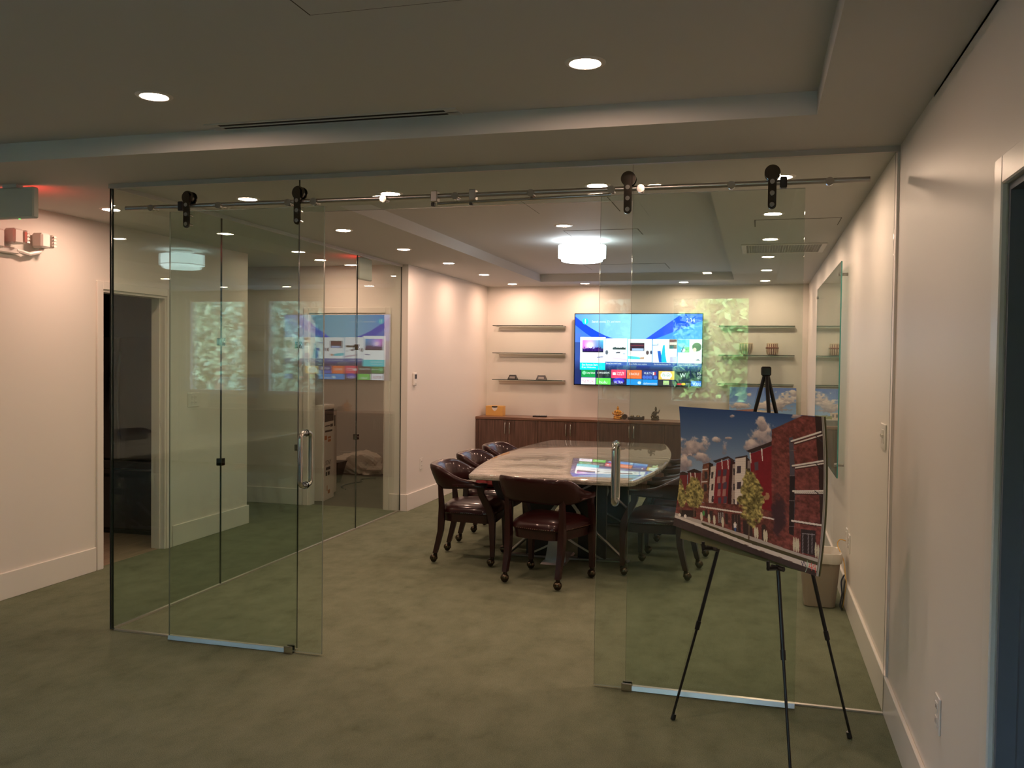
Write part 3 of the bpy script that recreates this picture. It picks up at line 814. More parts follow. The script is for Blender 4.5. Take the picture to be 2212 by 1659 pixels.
# tabla drums
def tabla(x, kind, label):
    t = thing('hand_drum', (x, 7.11, 1.716), label, 'drum')
    if kind == 'bowl':
        prof = [(.030, 0), (.055, .012), (.074, .045), (.083, .090), (.081, .130), (.078, .150)]
        bm_, R0 = M['tabla_metal'], .084
    else:
        prof = [(.045, 0), (.062, .010), (.072, .045), (.072, .090), (.066, .130), (.062, .150)]
        bm_, R0 = M['tabla_wood'], .073
    MB().lathe(prof, n=28).build('body', bm_, t, True, True)
    rt = prof[-1][0]
    MB().lathe([(rt - .012, .152), (rt + .004, .150), (rt + .007, .144), (rt + .003, .138)], n=28).build('rim', M['strap'], t, True, True)
    MB().lathe([(.006, .153), (rt - .01, .153), (rt - .01, .151)], n=28).build('drum_head', M['white_paper'], t, True, True)
    n = 14 if kind == 'bowl' else 16
    for k in range(n):
        a = 2 * math.pi * k / n; a2 = a + (.0 if kind == 'bowl' else .04)
        st = MB()
        secs = []
        for (r, z) in prof[1:]:
            rr = r + .0025
            hw = .0042 if kind == 'bowl' else .006
            tx, ty = -math.sin(a2), math.cos(a2)
            cx_, cy__ = math.cos(a2), math.sin(a2)
            secs.append([(rr * cx_ + s * hw * tx + o_ * cx_, rr * cy__ + s * hw * ty + o_ * cy__, z) for s, o_ in ((-1, -.003), (1, -.003), (1, .001), (-1, .001))])
        st.loft(secs).build('strap', M['strap'], t, local=True)
    if kind != 'bowl':
        MB().lathe([(.074, .080), (.080, .086), (.080, .094), (.074, .100)], n=28).build('hoop', M['tabla_wood'], t, True, True)
    MB().lathe([(.034, -.0), (.050, .004), (.050, .014), (.034, .016)], n=20).build('base_ring', M['strap'], t, True, True)
tabla(-.741, 'bowl', 'wide bowl shaped hand drum on the right middle shelf')
tabla(-.425, 'wood', 'narrow striped wooden hand drum on the right middle shelf')

# ------------------------------------------------------------------ flat print: colours on a fine grid
def fbm(h, w_, base_n, octaves=4, seed=0, gain=0.55):
    g = np.random.default_rng(seed)
    out = np.zeros((h, w_)); amp = 1.0; tot = 0
    for o in range(octaves):
        n = base_n * 2 ** o
        gr = g.random((n + 2, n + 2))
        yy = np.linspace(0, n, h); xx = np.linspace(0, n, w_)
        yi = yy.astype(int); xi = xx.astype(int)
        fy = (yy - yi)[:, None]; fx = (xx - xi)[None, :]
        fy = fy * fy * (3 - 2 * fy); fx = fx * fx * (3 - 2 * fx)
        a = gr[yi][:, xi]; b = gr[yi][:, xi + 1]; c_ = gr[yi + 1][:, xi]; d = gr[yi + 1][:, xi + 1]
        out += amp * ((a * (1 - fx) + b * fx) * (1 - fy) + (c_ * (1 - fx) + d * fx) * fy)
        tot += amp; amp *= gain
    return out / tot

class Canvas:
    """a print or screen picture: DX, DY give each grid point's place on the design sheet"""
    def __init__(s, DX, DY, col):
        s.X, s.Y = DX, DY
        s.A = np.zeros(DX.shape + (3,)); s.A[:] = col
    def put(s, mask, col, a=1.0):
        col = np.asarray(col, float)
        al = (mask.astype(float) * a)[..., None]
        s.A = s.A * (1 - al) + col * al
    def inside(s, pts):
        m = np.zeros(s.X.shape, bool); n = len(pts)
        for i in range(n):
            x0, y0 = pts[i]; x1, y1 = pts[(i + 1) % n]
            if y0 == y1: continue
            cnd = ((y0 > s.Y) != (y1 > s.Y)) & (s.X < (x1 - x0) * (s.Y - y0) / (y1 - y0) + x0)
            m ^= cnd
        return m
    def poly(s, pts, col, a=1.0, tex=None, amp=0.0):
        m = s.inside(pts)
        if tex is None:
            s.put(m, col, a)
        else:
            cc = np.asarray(col, float) * (1 + amp * (tex[..., None] - .5) * 2)
            s.put(m, cc, a)
        return m
    def rect(s, x0, y0, x1, y1, col, a=1.0):
        s.put((s.X >= x0) & (s.X <= x1) & (s.Y >= y0) & (s.Y <= y1), col, a)
    def ell(s, cx, cy_, rx, ry, col, a=1.0):
        s.put(((s.X - cx) / rx) ** 2 + ((s.Y - cy_) / ry) ** 2 < 1, col, a)
    def line(s, p, q, wd, col, a=1.0):
        (x0, y0), (x1, y1) = p, q
        dx, dy = x1 - x0, y1 - y0; L = max(dx * dx + dy * dy, 1e-9)
        t = np.clip(((s.X - x0) * dx + (s.Y - y0) * dy) / L, 0, 1)
        s.put((s.X - x0 - t * dx) ** 2 + (s.Y - y0 - t * dy) ** 2 < (wd / 2) ** 2, col, a)

def grid_object(name, fn, canvas, material, parent):
    """fn(U, V) -> (x, y, z) arrays for u to the right, v downwards"""
    h, w_ = canvas.A.shape[:2]
    V, U = np.meshgrid(np.linspace(0, 1, h), np.linspace(0, 1, w_), indexing='ij')
    P = np.stack(fn(U, V), -1).reshape(-1, 3)
    idx = np.arange(h * w_).reshape(h, w_)
    F = np.stack([idx[:-1, :-1], idx[1:, :-1], idx[1:, 1:], idx[:-1, 1:]], -1).reshape(-1, 4)
    me = bpy.data.meshes.new(name)
    nv, nf = len(P), len(F)
    me.vertices.add(nv); me.vertices.foreach_set('co', P.astype(np.float32).ravel())
    me.loops.add(nf * 4); me.loops.foreach_set('vertex_index', F.astype(np.int32).ravel())
    me.polygons.add(nf)
    me.polygons.foreach_set('loop_start', np.arange(0, nf * 4, 4, dtype=np.int32))
    me.update(calc_edges=True)
    A = np.clip(canvas.A, 0, 255) / 255.0
    A = np.where(A <= .04045, A / 12.92, ((A + .055) / 1.055) ** 2.4).reshape(-1, 3)
    att = me.color_attributes.new('print', 'FLOAT_COLOR', 'POINT')
    att.data.foreach_set('color', np.concatenate([A, np.ones((nv, 1))], 1).astype(np.float32).ravel())
    me.materials.append(material)
    me.shade_smooth()
    o = bpy.data.objects.new(name, me); COL.objects.link(o); o.parent = parent
    return o

def print_mat(name, emit=0.0, rough=0.35):
    m = mat(name, (0.5, 0.5, 0.5, 1), rough)
    a = nd(m, 'ShaderNodeAttribute'); a.attribute_name = 'print'
    p = m.node_tree.nodes['Principled BSDF']
    if emit:
        p.inputs['Base Color'].default_value = (0.005, 0.005, 0.006, 1)
        lk(m, a.outputs['Color'], p.inputs['Emission Color'])
        p.inputs['Emission Strength'].default_value = emit
    else:
        lk(m, a.outputs['Color'], p.inputs['Base Color'])
    return m

def text_mesh(name, s, size, material, parent, loc, rot=(math.pi / 2, 0, 0), align='LEFT', squash=1.0, shear=0.0):
    cu = bpy.data.curves.new(name, 'FONT'); cu.body = s; cu.size = size; cu.align_x = align; cu.shear = shear
    cu.resolution_u = 2
    tmp = bpy.data.objects.new(name + '_curve', cu); COL.objects.link(tmp)
    dg = bpy.context.evaluated_depsgraph_get()
    me = bpy.data.meshes.new_from_object(tmp.evaluated_get(dg))
    bpy.data.objects.remove(tmp); bpy.data.curves.remove(cu)
    me.materials.clear(); me.materials.append(material)
    o = bpy.data.objects.new(name, me); COL.objects.link(o)
    o.parent = parent; o.location = loc; o.rotation_euler = rot; o.scale = (squash, 1, 1)
    return o

# ------------------------------------------------------------------ television
TX0, TX1, TZ0, TZ1, TY = -2.934, -1.270, 1.299, 2.242, 7.128
tv = thing('television', ((TX0 + TX1) / 2, TY, TZ0), 'large wall mounted television showing a blue app menu', 'television')
MB().cbox(TX0, TX1, TY + .002, TY + .034, TZ0, TZ1, .004).build('housing', M['tv_black'], tv)
MB().cbox(TX0 + .35, TX1 - .35, TY + .034, TY + .075, TZ0 + .12, TZ1 - .22, .01).build('rear_cover', M['black'], tv)
MB().box(TX0 + .5, TX1 - .5, TY + .075, YB - .001, TZ0 + .25, TZ1 - .35).build('wall_bracket', M['black'], tv)
W_, H_ = 520, 294
V, U = np.meshgrid(np.linspace(0, 1, H_), np.linspace(0, 1, W_), indexing='ij')
sx0, sx1, sz0, sz1 = TX0 + .012, TX1 - .012, TZ0 + .014, TZ1 - .011
DX, DY = 163 + U * 1885, 130 + V * 1070       # design sheet units
C = Canvas(DX, DY, (60, 120, 215))
# sweeping blue background
t_ = (DY - 130) / 1070
C.A[:] = np.stack([75 + 60 * np.sin(np.clip((DX - 163) / 1885, 0, 1) * np.pi), 140 + 55 * np.sin(np.clip((DX - 163) / 1885, 0, 1) * np.pi), 225 + 0 * DX], -1)
cl = DY - (165 + (DX - 163) * .84 - (DX - 163) ** 2 * .00046)
C.put((cl > 0) & (cl < 130) & (DX < 900), (10, 62, 200))
C.put((cl >= 130) & (DX < 900), (58, 108, 205))
cr = DY - (560 - (DX - 1150) * .72)
C.put((cr > 0) & (DX > 1100), (22, 82, 235))
C.put((DY > 495 - (DX - 1390) * .40) & (DX > 1300), (66, 150, 235))
C.put((DX < 260) & (DY > 420), (70, 100, 175), .5)
sh = np.clip((DY - 820) / 160, 0, 1)
C.A = C.A * (1 - sh[..., None]) + np.array([22, 32, 74]) * sh[..., None]
C.put((DY > 560) & (DX < 245), (24, 36, 92), .55)
C.ell(317, 240, 47, 47, (0, 196, 225))
C.rect(309, 215, 325, 258, (225, 250, 252)); C.ell(317, 215, 8, 9, (225, 250, 252))
C.line((317, 255), (317, 272), 6, (225, 250, 252))
def card(x0, y0, x1, y1, foot, fc):
    C.rect(x0, y0, x1, foot, (250, 252, 255)); C.rect(x0, foot, x1, y1, fc)
card(632, 500, 958, 905, 852, (62, 92, 165)); card(970, 503, 1322, 908, 856, (62, 92, 165))
card(1334, 503, 1690, 912, 858, (62, 92, 165)); card(1700, 503, 2050, 915, 862, (62, 92, 165))
card(243, 477, 630, 978, 868, (0, 205, 220))
# card pictures
fb = fbm(H_, W_, 40, 3, 3)
m = (C.X > 278) & (C.X < 598) & (C.Y > 527) & (C.Y < 712)
gx = np.clip((C.X - 278) / 320, 0, 1)[..., None]; gy = np.clip((C.Y - 527) / 185, 0, 1)[..., None]
pic = np.array([232, 110, 225]) * (1 - gx) + np.array([70, 175, 240]) * gx
pic = pic * (1 - gy * .45) + 255 * np.exp(-((gx - .35) / .2) ** 2 - ((gy - .45) / .3) ** 2) * .5
C.put(m, np.clip(pic, 0, 255))
C.put(m & (C.Y > 668 + 70 * (fb - .5) - 18), (38, 16, 92)); C.put(m & (C.Y > 690), (20, 10, 50))
for hx in (430, 470, 520, 545, 360, 310):
    C.line((hx, 690), (hx + 6, 628 + (hx * 7) % 31), 9, (60, 24, 110))
C.poly([(500, 782), (598, 772), (598, 786), (508, 796)], (70, 76, 140))
C.rect(738, 520, 935, 668, (246, 248, 255)); C.put((C.X > 738) & (C.X < 935) & (C.Y > 632 + 50 * (fb - .5)) & (C.Y < 668), (40, 50, 52))
C.ell(651, 710, 21, 35, (88, 90, 104)); C.poly([(785, 705), (855, 700), (850, 722), (790, 726)], (60, 60, 80)); C.rect(890, 722, 930, 734, (120, 130, 150))
C.poly([(725, 800), (745, 782), (958, 812), (958, 842)], (208, 188, 205))
C.rect(998, 562, 1210, 682, (52, 30, 52)); C.rect(1005, 594, 1203, 612, (126, 44, 64)); C.rect(1030, 645, 1200, 680, (172, 190, 235))
C.ell(1258, 710, 22, 32, (92, 68, 78)); C.ell(1312, 705, 14, 28, (60, 70, 110))
C.poly([(972, 760), (1070, 768), (1150, 782), (1148, 812), (972, 808)], (90, 210, 225)); C.poly([(1150, 782), (1210, 775), (1208, 812), (1150, 812)], (206, 160, 140))
C.poly([(1405, 685), (1450, 680), (1482, 855), (1430, 855)], (20, 92, 205)); C.poly([(1485, 600), (1510, 590), (1520, 740), (1545, 855), (1468, 855), (1462, 750)], (0, 190, 225))
C.rect(1576, 508, 1688, 648, (120, 78, 80)); C.rect(1580, 550, 1684, 590, (232, 214, 205)); C.rect(1582, 600, 1640, 646, (50, 110, 110)); C.rect(1590, 770, 1684, 850, (198, 186, 222))
C.poly([(1336, 590), (1400, 590), (1418, 560), (1418, 598), (1336, 604)], (140, 160, 210))
C.rect(1702, 508, 1868, 700, (90, 190, 225)); C.rect(1800, 620, 1868, 700, (110, 190, 130)); C.ell(1780, 668, 30, 26, (240, 246, 248)); C.poly([(1745, 690), (1790, 580), (1800, 600), (1762, 700)], (60, 110, 150))
C.ell(1975, 620, 68, 66, (92, 112, 88)); C.ell(2010, 750, 60, 72, (238, 240, 250)); C.ell(1945, 660, 26, 30, (235, 205, 190)); C.poly([(1945, 815), (2000, 800), (2030, 822)], (70, 80, 110))
C.line((1780, 735), (1780, 776), 5, (190, 200, 215)); C.line((1780, 776), (1870, 776), 5, (190, 200, 215))
# app tiles
def tile(x0, y0, x1, y1, col): C.rect(x0, y0, x1, y1, col)
tile(268, 982, 482, 1088, (20, 130, 62)); C.ell(310, 1026, 28, 28, (110, 196, 140))
tile(500, 982, 712, 1092, (26, 34, 40)); tile(725, 972, 945, 1098, (226, 52, 92)); C.rect(745, 1015, 788, 1052, (255, 240, 245))
tile(962, 976, 1178, 1102, (238, 112, 58)); tile(1190, 978, 1412, 1108, (38, 58, 140))
for bx in (1215, 1262, 1310, 1382): C.ell(bx, 1080, 26, 27, (66, 104, 205))
C.rect(1340, 1000, 1384, 1044, (240, 240, 250)); C.rect(1362, 1000, 1384, 1044, (205, 60, 80))
tile(1428, 982, 1656, 1110, (242, 190, 84)); C.ell(1540, 1046, 84, 56, (236, 250, 238)); C.rect(1480, 992, 1600, 1100, (236, 250, 238))
tile(1672, 984, 1886, 1112, (30, 44, 50)); tile(1900, 984, 2050, 1114, (14, 40, 58))
tile(268, 1098, 484, 1200, (236, 236, 246)); tile(498, 1104, 714, 1200, (92, 200, 76)); tile(726, 1106, 946, 1200, (32, 24, 60)); C.ell(838, 1140, 84, 44, (50, 32, 180))
tile(958, 1112, 1180, 1200, (30, 140, 222)); C.ell(1145, 1165, 26, 22, (206, 238, 250)); tile(1190, 1116, 1414, 1200, (0, 140, 228))
tile(1428, 1120, 1656, 1200, (42, 40, 50)); C.rect(1498, 1126, 1580, 1188, (186, 208, 142)); tile(1672, 1120, 1888, 1200, (22, 40, 40))
C.ell(1735, 1175, 40, 14, (205, 50, 60)); C.ell(1792, 1172, 30, 18, (226, 190, 52)); tile(1902, 1124, 2050, 1200, (26, 96, 215))
scr = grid_object('screen', lambda u, v: (sx0 - (TX0 + TX1) / 2 + u * (sx1 - sx0), np.zeros_like(u), sz1 - TZ0 - v * (sz1 - sz0)), C, print_mat('television picture', 2.0, 0.1), tv)
M['txt_white'] = mat('lit white lettering', (0.02, 0.02, 0.02, 1), 0.3, emis=(0.92, 0.97, 1.0), es=1.55)
M['txt_red'] = mat('lit red lettering', (0.02, 0.0, 0.0, 1), 0.3, emis=(0.55, 0.02, 0.05), es=1.4)
M['txt_grey'] = mat('lit grey lettering', (0.02, 0.02, 0.02, 1), 0.3, emis=(0.35, 0.40, 0.36), es=1.4)
def tvt(s, x, y, hpx, m='txt_white', wpx=None, shear=0.0):
    k = (sx1 - sx0) / 1885
    size = hpx * k * 1.38
    lx = sx0 - (TX0 + TX1) / 2 + (x - 163) * k
    lz = sz1 - TZ0 - (y - 130) / 1070 * (sz1 - sz0)
    o = text_mesh('lettering', s, size, M[m], tv, (lx, -.0012, lz), shear=shear)
    if wpx:
        o.scale.x = wpx * k / max(o.dimensions.x, 1e-4) if o.dimensions.x > 0 else 1
    return o
tvt('2:34', 1815, 252, 60, wpx=122)
tvt('Search movies, TV, and more', 415, 258, 32, wpx=432, shear=.2)
tvt('Set-top box control setup', 640, 888, 24, wpx=230)
tvt('Enjoy Netflix, more, anytime', 990, 893, 24, wpx=260)
tvt('Get the best from your TV', 1355, 894, 24, wpx=245)
tvt('Enjoy Video & TV SideView', 1720, 898, 24, wpx=265)
tvt('Get Remote Start', 272, 915, 30, wpx=240); tvt('Press Welcome', 272, 952, 24, wpx=210)
tvt('Sony Select', 346, 1038, 28, wpx=130); tvt('amazon', 512, 1034, 36, wpx=180); tvt('Google Play', 804, 1026, 24, wpx=112); tvt('Movies & TV', 804, 1056, 24, wpx=112)
tvt('CRACKLE', 990, 1050, 36, wpx=150); tvt('MLB.TV', 1212, 1034, 30, wpx=115); tvt('Fa-Go', 1478, 1062, 46, 'txt_grey', wpx=120, shear=.3)
tvt('W', 1738, 1074, 66, wpx=84); tvt('FO', 1984, 1038, 40, wpx=54); tvt('GT', 1984, 1094, 40, wpx=54)
tvt('NETFLIX', 288, 1178, 44, 'txt_red', wpx=168); tvt('hulu', 540, 1186, 46, wpx=120); tvt('ULTRA', 765, 1180, 42, wpx=132)
tvt('dailymotion', 1204, 1188, 34, wpx=198); tvt('gree', 1510, 1184, 28, 'txt_grey', wpx=58); tvt('TV', 1830, 1184, 28, wpx=36); tvt('VUDU', 1925, 1188, 40, wpx=110)
MB().box((TX0 + TX1) / 2 - .03, (TX0 + TX1) / 2 + .03, TY - .001, TY + .002, TZ0 + .003, TZ0 + .008).build('brand_strip', M['silver'], tv)

# ------------------------------------------------------------------ meeting table
TC = Vector((-2.10, 3.50)); TROT = 0.022; TL_ = 1.555; TTOP = 0.755
tb = thing('meeting_table', (TC.x, TC.y, 0), 'boat shaped grey granite meeting table on dark metal pedestals', 'table', rotz=TROT)
def outline(shr):
    pts = []
    N = 18; L = TL_ - shr
    def hw(s): return .618 + .150 * (1 - s * s) - shr
    r = .07
    for k in range(N + 1):
        s = -1 + 2 * k / N
        pts.append((hw(s), s * (L - .0)))
    for k in range(N + 1):
        s = 1 - 2 * k / N
        pts.append((-hw(s), s * L))
    out = []
    for i, p in enumerate(pts):       # round the four corners
        if i in (0, N, N + 1, 2 * N + 1):
            a = Vector(pts[i - 1]); b = Vector(p); c_ = Vector(pts[(i + 1) % len(pts)])
            d0 = (a - b).normalized(); d1 = (c_ - b).normalized()
            p0 = b + d0 * r; p1 = b + d1 * r
            for q in range(7):
                t1 = q / 6
                out.append(((1 - t1) ** 2 * p0 + 2 * t1 * (1 - t1) * b + t1 * t1 * p1)[:])
        else:
            out.append(p)
    return out
secs = []
for dz, sh_ in ((0, .020), (-.003, .008), (-.010, .001), (-.022, 0), (-.034, .002), (-.040, .012), (-.041, .03)):
    secs.append([(x, y, TTOP + dz) for x, y in outline(sh_)])
MB().loft(secs).build('granite_top', M['granite'], tb, True, True)
MB().box(-.40, .40, -1.15, 1.15, TTOP - .085, TTOP - .041).build('underframe', M['table_dark'], tb, local=True)
for i, yc in enumerate((-.80, .80)):
    pd = MB().cbox(-.33, -.10, yc - .022, yc + .022, .02, TTOP - .08, .003).cbox(.10, .33, yc - .022, yc + .022, .02, TTOP - .08, .003).build('pedestal_panel', M['table_dark'], tb, local=True)
    MB().cbox(-.10, .10, yc - .01, yc + .01, .30, .36, .003).build('cross_rail', M['table_dark'], pd, local=True)
    for s in (-1, 1):
        pts = [(s * (.30 - .42 * math.sin(math.pi * k / 12) ** 1), yc - .06, .03 + (TTOP - .12) * k / 12) for k in range(13)]
        secs = [[(x - .016, y - .005, z), (x + .016, y - .005, z), (x + .016, y + .005, z), (x - .016, y + .005, z)] for x, y, z in pts]
        MB().loft(secs).build('curved_strap', M['steel'], tb, local=True)
    MB().cbox(-.52, .52, yc - .035, yc + .035, 0, .018, .004).build('foot_plate', M['steel'], tb, local=True)
    MB().loft([[(-.16, yc - .26, .0), (.04, yc - .26, .0), (.04, yc + .2, .0), (-.16, yc + .2, .0)], [(-.15, yc - .25, .016), (.03, yc - .25, .016), (.03, yc + .19, .016), (-.15, yc + .19, .016)]]).build('foot_plate', M['steel'], tb, local=True)
    MB().prism([(-.14, .016), (.03, .016), (.0, .20), (-.11, .20)], 'y', yc - .16, yc - .13).build('gusset', M['steel'], tb, local=True)
    for s in (-1, 1):
        MB().tube([(s * .48, yc, .018), (s * .22, yc - .03, .26)], .014, 8).build('brace', M['steel'], tb, local=True)

# ------------------------------------------------------------------ chairs
def rect_loft(path):
    """path: (x, y, z, half_x, half_y)"""
    return MB().loft([[(x - a, y - b, z), (x + a, y - b, z), (x + a, y + b, z), (x - a, y + b, z)] for x, y, z, a, b in path])
def make_chair():
    t = thing('captain_chair', (0, 0, 0))
    # wrap-around padded back
    secs = []
    NA = 30
    for i in range(NA + 1):
        a = math.radians(-108 + 216 * i / NA)
        f = min(abs(a) / math.radians(108), 1)
        fall = max(0.0, (f - .42) / .58)
        fall = fall * fall * (3 - 2 * fall)
        zt = .786 - .130 * fall
        zb = .596 + .018 * fall
        th = .030 - .006 * fall
        if f > .97: th *= .8
        sa, ca = math.sin(a), math.cos(a)
        ex, ey = math.copysign(abs(sa) ** .68, sa), -math.copysign(abs(ca) ** .68, ca)
        sec = []
        zc = (zt + zb) / 2; hh = (zt - zb) / 2
        for k in range(14):
            q = 2 * math.pi * k / 14
            cs, sn = math.cos(q), math.sin(q)
            dr = th * math.copysign(abs(cs) ** .75, cs)
            dz = hh * math.copysign(abs(sn) ** .55, sn)
            lean = -.090 * ((zc + dz) - .57) / .22        # leans back at the top
            rx, ry = .277 + dr - lean * .45, .238 + dr - lean
            sec.append((rx * ex, .015 + ry * ey, zc + dz))
        secs.append(sec)
    MB().loft(secs).build('backrest', M['leather'], t, True, True)
    # seat cushion
    def seat_out(e, z):
        o = []
        for k in range(32):
            q = 2 * math.pi * k / 32
            cs, sn = math.cos(q), math.sin(q)
            y = math.copysign(abs(sn) ** .45, sn)
            x = math.copysign(abs(cs) ** .45, cs)
            wd = .245 + .038 * y
            o.append((x * (wd - e), .012 + y * (.238 - e), z))
        return o
    MB().loft([seat_out(.004, .398), seat_out(-.004, .408), seat_out(-.002, .425), seat_out(.010, .450), seat_out(.040, .472), seat_out(.09, .487), seat_out(.15, .495), seat_out(.20, .497)]).build('seat', M['leather'], t, True, True)
    MB().loft([[(x * .985, y * .985, .335) for x, y, z in seat_out(.012, 0)], [(x, y, .398) for x, y, z in seat_out(.008, 0)]]).build('apron', M['cherry'], t, True, True)
    nm = MB()
    per = seat_out(-.006, .4115)
    for k in range(32):
        p0, p1 = Vector(per[k]), Vector(per[(k + 1) % 32])
        n = max(1, int((p1 - p0).length / .016))
        for j in range(n):
            p = p0.lerp(p1, j / n)
            nm.add([(p.x - .003, p.y, p.z), (p.x + .003, p.y, p.z), (p.x, p.y - .003, p.z), (p.x, p.y + .003, p.z), (p.x, p.y, p.z - .003), (p.x, p.y, p.z + .003)],
                   [(0, 2, 5), (2, 1, 5), (1, 3, 5), (3, 0, 5), (2, 0, 4), (1, 2, 4), (3, 1, 4), (0, 3, 4)])
    for s in (-1, 1):
        for k in range(16):
            y = -.06 + .013 * k
            for x in (s * (.284 + .033), s * (.284 - .033)):
                nm.add([(x - .003, y, .634), (x + .003, y, .634), (x, y - .003, .634), (x, y + .003, .634), (x, y, .631), (x, y, .637)],
                       [(0, 2, 5), (2, 1, 5), (1, 3, 5), (3, 0, 5), (2, 0, 4), (1, 2, 4), (3, 1, 4), (0, 3, 4)])
    g = nm.build('nail_trim', M['brass'], t, local=True); g['kind'] = 'stuff'
    for s in (-1, 1):
        # padded arm
        arm = []
        for k in range(9):
            f = k / 8
            y = -.09 + .27 * f
            x = s * (.284 + .006 * math.sin(f * math.pi))
            hw_ = .031 if k < 8 else .016
            if k == 7: hw_ = .028
            zz = .628 - .003 * f
            arm.append([(x - hw_, y, zz), (x + hw_, y, zz), (x + hw_, y, zz + .018), (x + hw_ * .72, y, zz + .032), (x - hw_ * .72, y, zz + .032), (x - hw_, y, zz + .018)])
        MB().loft(arm).build('armrest', M['leather'], t, True, True)
        rect_loft([(s * .262, .215, .36, .022, .024), (s * .266, .205, .43, .019, .026), (s * .276, .165, .51, .017, .027), (s * .284, .130, .58, .017, .024), (s * .284, .128, .632, .020, .028)]).build('arm_support', M['cherry'], t, True, True)
        lg = rect_loft([(s * .258, .222, .082, .016, .016), (s * .258, .222, .20, .019, .019), (s * .256, .218, .345, .024, .024), (s * .258, .217, .40, .024, .024)]).build('leg', M['cherry'], t, True, True)
        lb = rect_loft([(s * .215, -.248, .082, .018, .018), (s * .215, -.228, .16, .020, .020), (s * .216, -.205, .26, .022, .022), (s * .218, -.198, .36, .024, .024), (s * .220, -.198, .46, .020, .020), (s * .223, -.212, .640, .017, .014)]).build('leg', M['cherry'], t, True, True)
        for l_, x, y in ((lg, s * .258, .222), (lb, s * .215, -.248)):
            cs_ = MB().cyl((x, y, .088), (x, y, .058), .014, .017, 12).ball(x + .004, y - .012, .036, .030, .026, .030, 14)
            cs_.build('caster', M['caster'], l_, True, True)
            MB().lathe([(.0315, -.002), (.0315, .012), (.026, .024), (.016, .032)], x + .004, y - .012, .036, 14).build('caster_hood', M['hood'], l_, True, True)
    return t
chair0 = make_chair()
GC = 'burgundy captain chairs around the meeting table'
chairs = [(-2.81, 2.45, -85, 'burgundy leather captain chair, nearest on the left side of the table'),
          (-2.86, 3.25, -90, 'burgundy leather captain chair, second on the left side of the table'),
          (-2.87, 4.06, -91, 'burgundy leather captain chair, farthest on the left side of the table'),
          (-2.07, 1.97, -14.7, 'burgundy leather captain chair at the near table end, back to the camera'),
          (-1.30, 2.48, 82, 'burgundy leather captain chair behind the right sliding door, nearest on the right side'),
          (-1.24, 3.32, 88, 'burgundy leather captain chair, second on the right side of the table'),
          (-1.24, 4.14, 90, 'burgundy leather captain chair, farthest on the right side of the table')]
for i, (x, y, a, lab) in enumerate(chairs):
    o = chair0 if i == 0 else copy_tree(chair0)
    o.location = (x, y, 0); o.rotation_euler = (0, 0, math.radians(a))
    tag(o, lab, 'chair', GC)

# red bag under the table
t = thing('red_bag', (-2.86, 3.25, .495), 'red cloth bag lying on the second chair on the left', 'bag')
MB().loft([[(-2.98, 3.10, .497), (-2.70, 3.10, .497), (-2.70, 3.40, .497), (-2.98, 3.40, .497)], [(-3.0, 3.08, .52), (-2.68, 3.08, .52), (-2.68, 3.42, .52), (-3.0, 3.42, .52)], [(-2.97, 3.11, .56), (-2.72, 3.11, .555), (-2.72, 3.39, .55), (-2.97, 3.39, .56)]]).build('pouch', M['red_cloth'], t, True)
MB().tube([(-2.9, 3.11, .555), (-2.88, 3.07, .57), (-2.80, 3.07, .57), (-2.78, 3.11, .555)], .006, 6).build('handle', M['red_cloth'], t, True)

# ------------------------------------------------------------------ architectural poster on a tripod easel
apex = Vector((-.5691, -.400, 1.5924)); F1 = Vector((-.945, -.354, 0)); F2 = Vector((-.452, -.785, 0)); F3 = Vector((-.190, -.328, 0))
es = thing('display_easel', (-.53, -.49, 0), 'black folding tripod easel standing in front of the right glass door', 'easel')
head = MB().cbox(apex.x - .021, apex.x + .021, apex.y - .02, apex.y + .02, apex.z - .03, apex.z + .010, .005).build('head', M['black'], es)
for i, F in enumerate((F1, F2, F3)):
    top = apex + (F - apex) * .01
    mid = apex + (F - apex) * .72
    lg = MB().tube([top, mid], .0085, 10).build('leg', M['black_metal'], es, True)
    MB().tube([mid, F + Vector((0, 0, .02))], .0062, 10).build('leg_extension', M['black_metal'], lg, True, True).location = -Vector(es.matrix_basis.translation)
    MB().tube([mid + (apex - mid).normalized() * .02, mid - (apex - mid).normalized() * .02], .011, 10).build('collar', M['black'], lg, True, True).location = -Vector(es.matrix_basis.translation)
    d = (F - apex).normalized()
    MB().tube([F - d * .03, F - d * .004], [.010, .012], 10).build('rubber_foot', M['black'], lg, True, True).location = -Vector(es.matrix_basis.translation)
nrm = Vector((-.656, -.7494, .0903)).normalized()
hor = (F2 - F1).normalized()
P1 = Vector((-.780, -.401, .800)); P2 = Vector((-.511, -.638, .786))
for p in (P1, P2):
    MB().tube([p - nrm * .034, p + nrm * .06], .009, 8).tube([p + nrm * .058, p + nrm * .06 + Vector((0, 0, .03))], .007, 8).tube([p - hor * .03, p + hor * .03], .010, 8).build('support_peg', M['black'], es, True)
MB().tube([apex + (F1 - apex) * .12, apex + (F2 - apex) * .12], .004, 6).build('spreader', M['black_metal'], es, True)

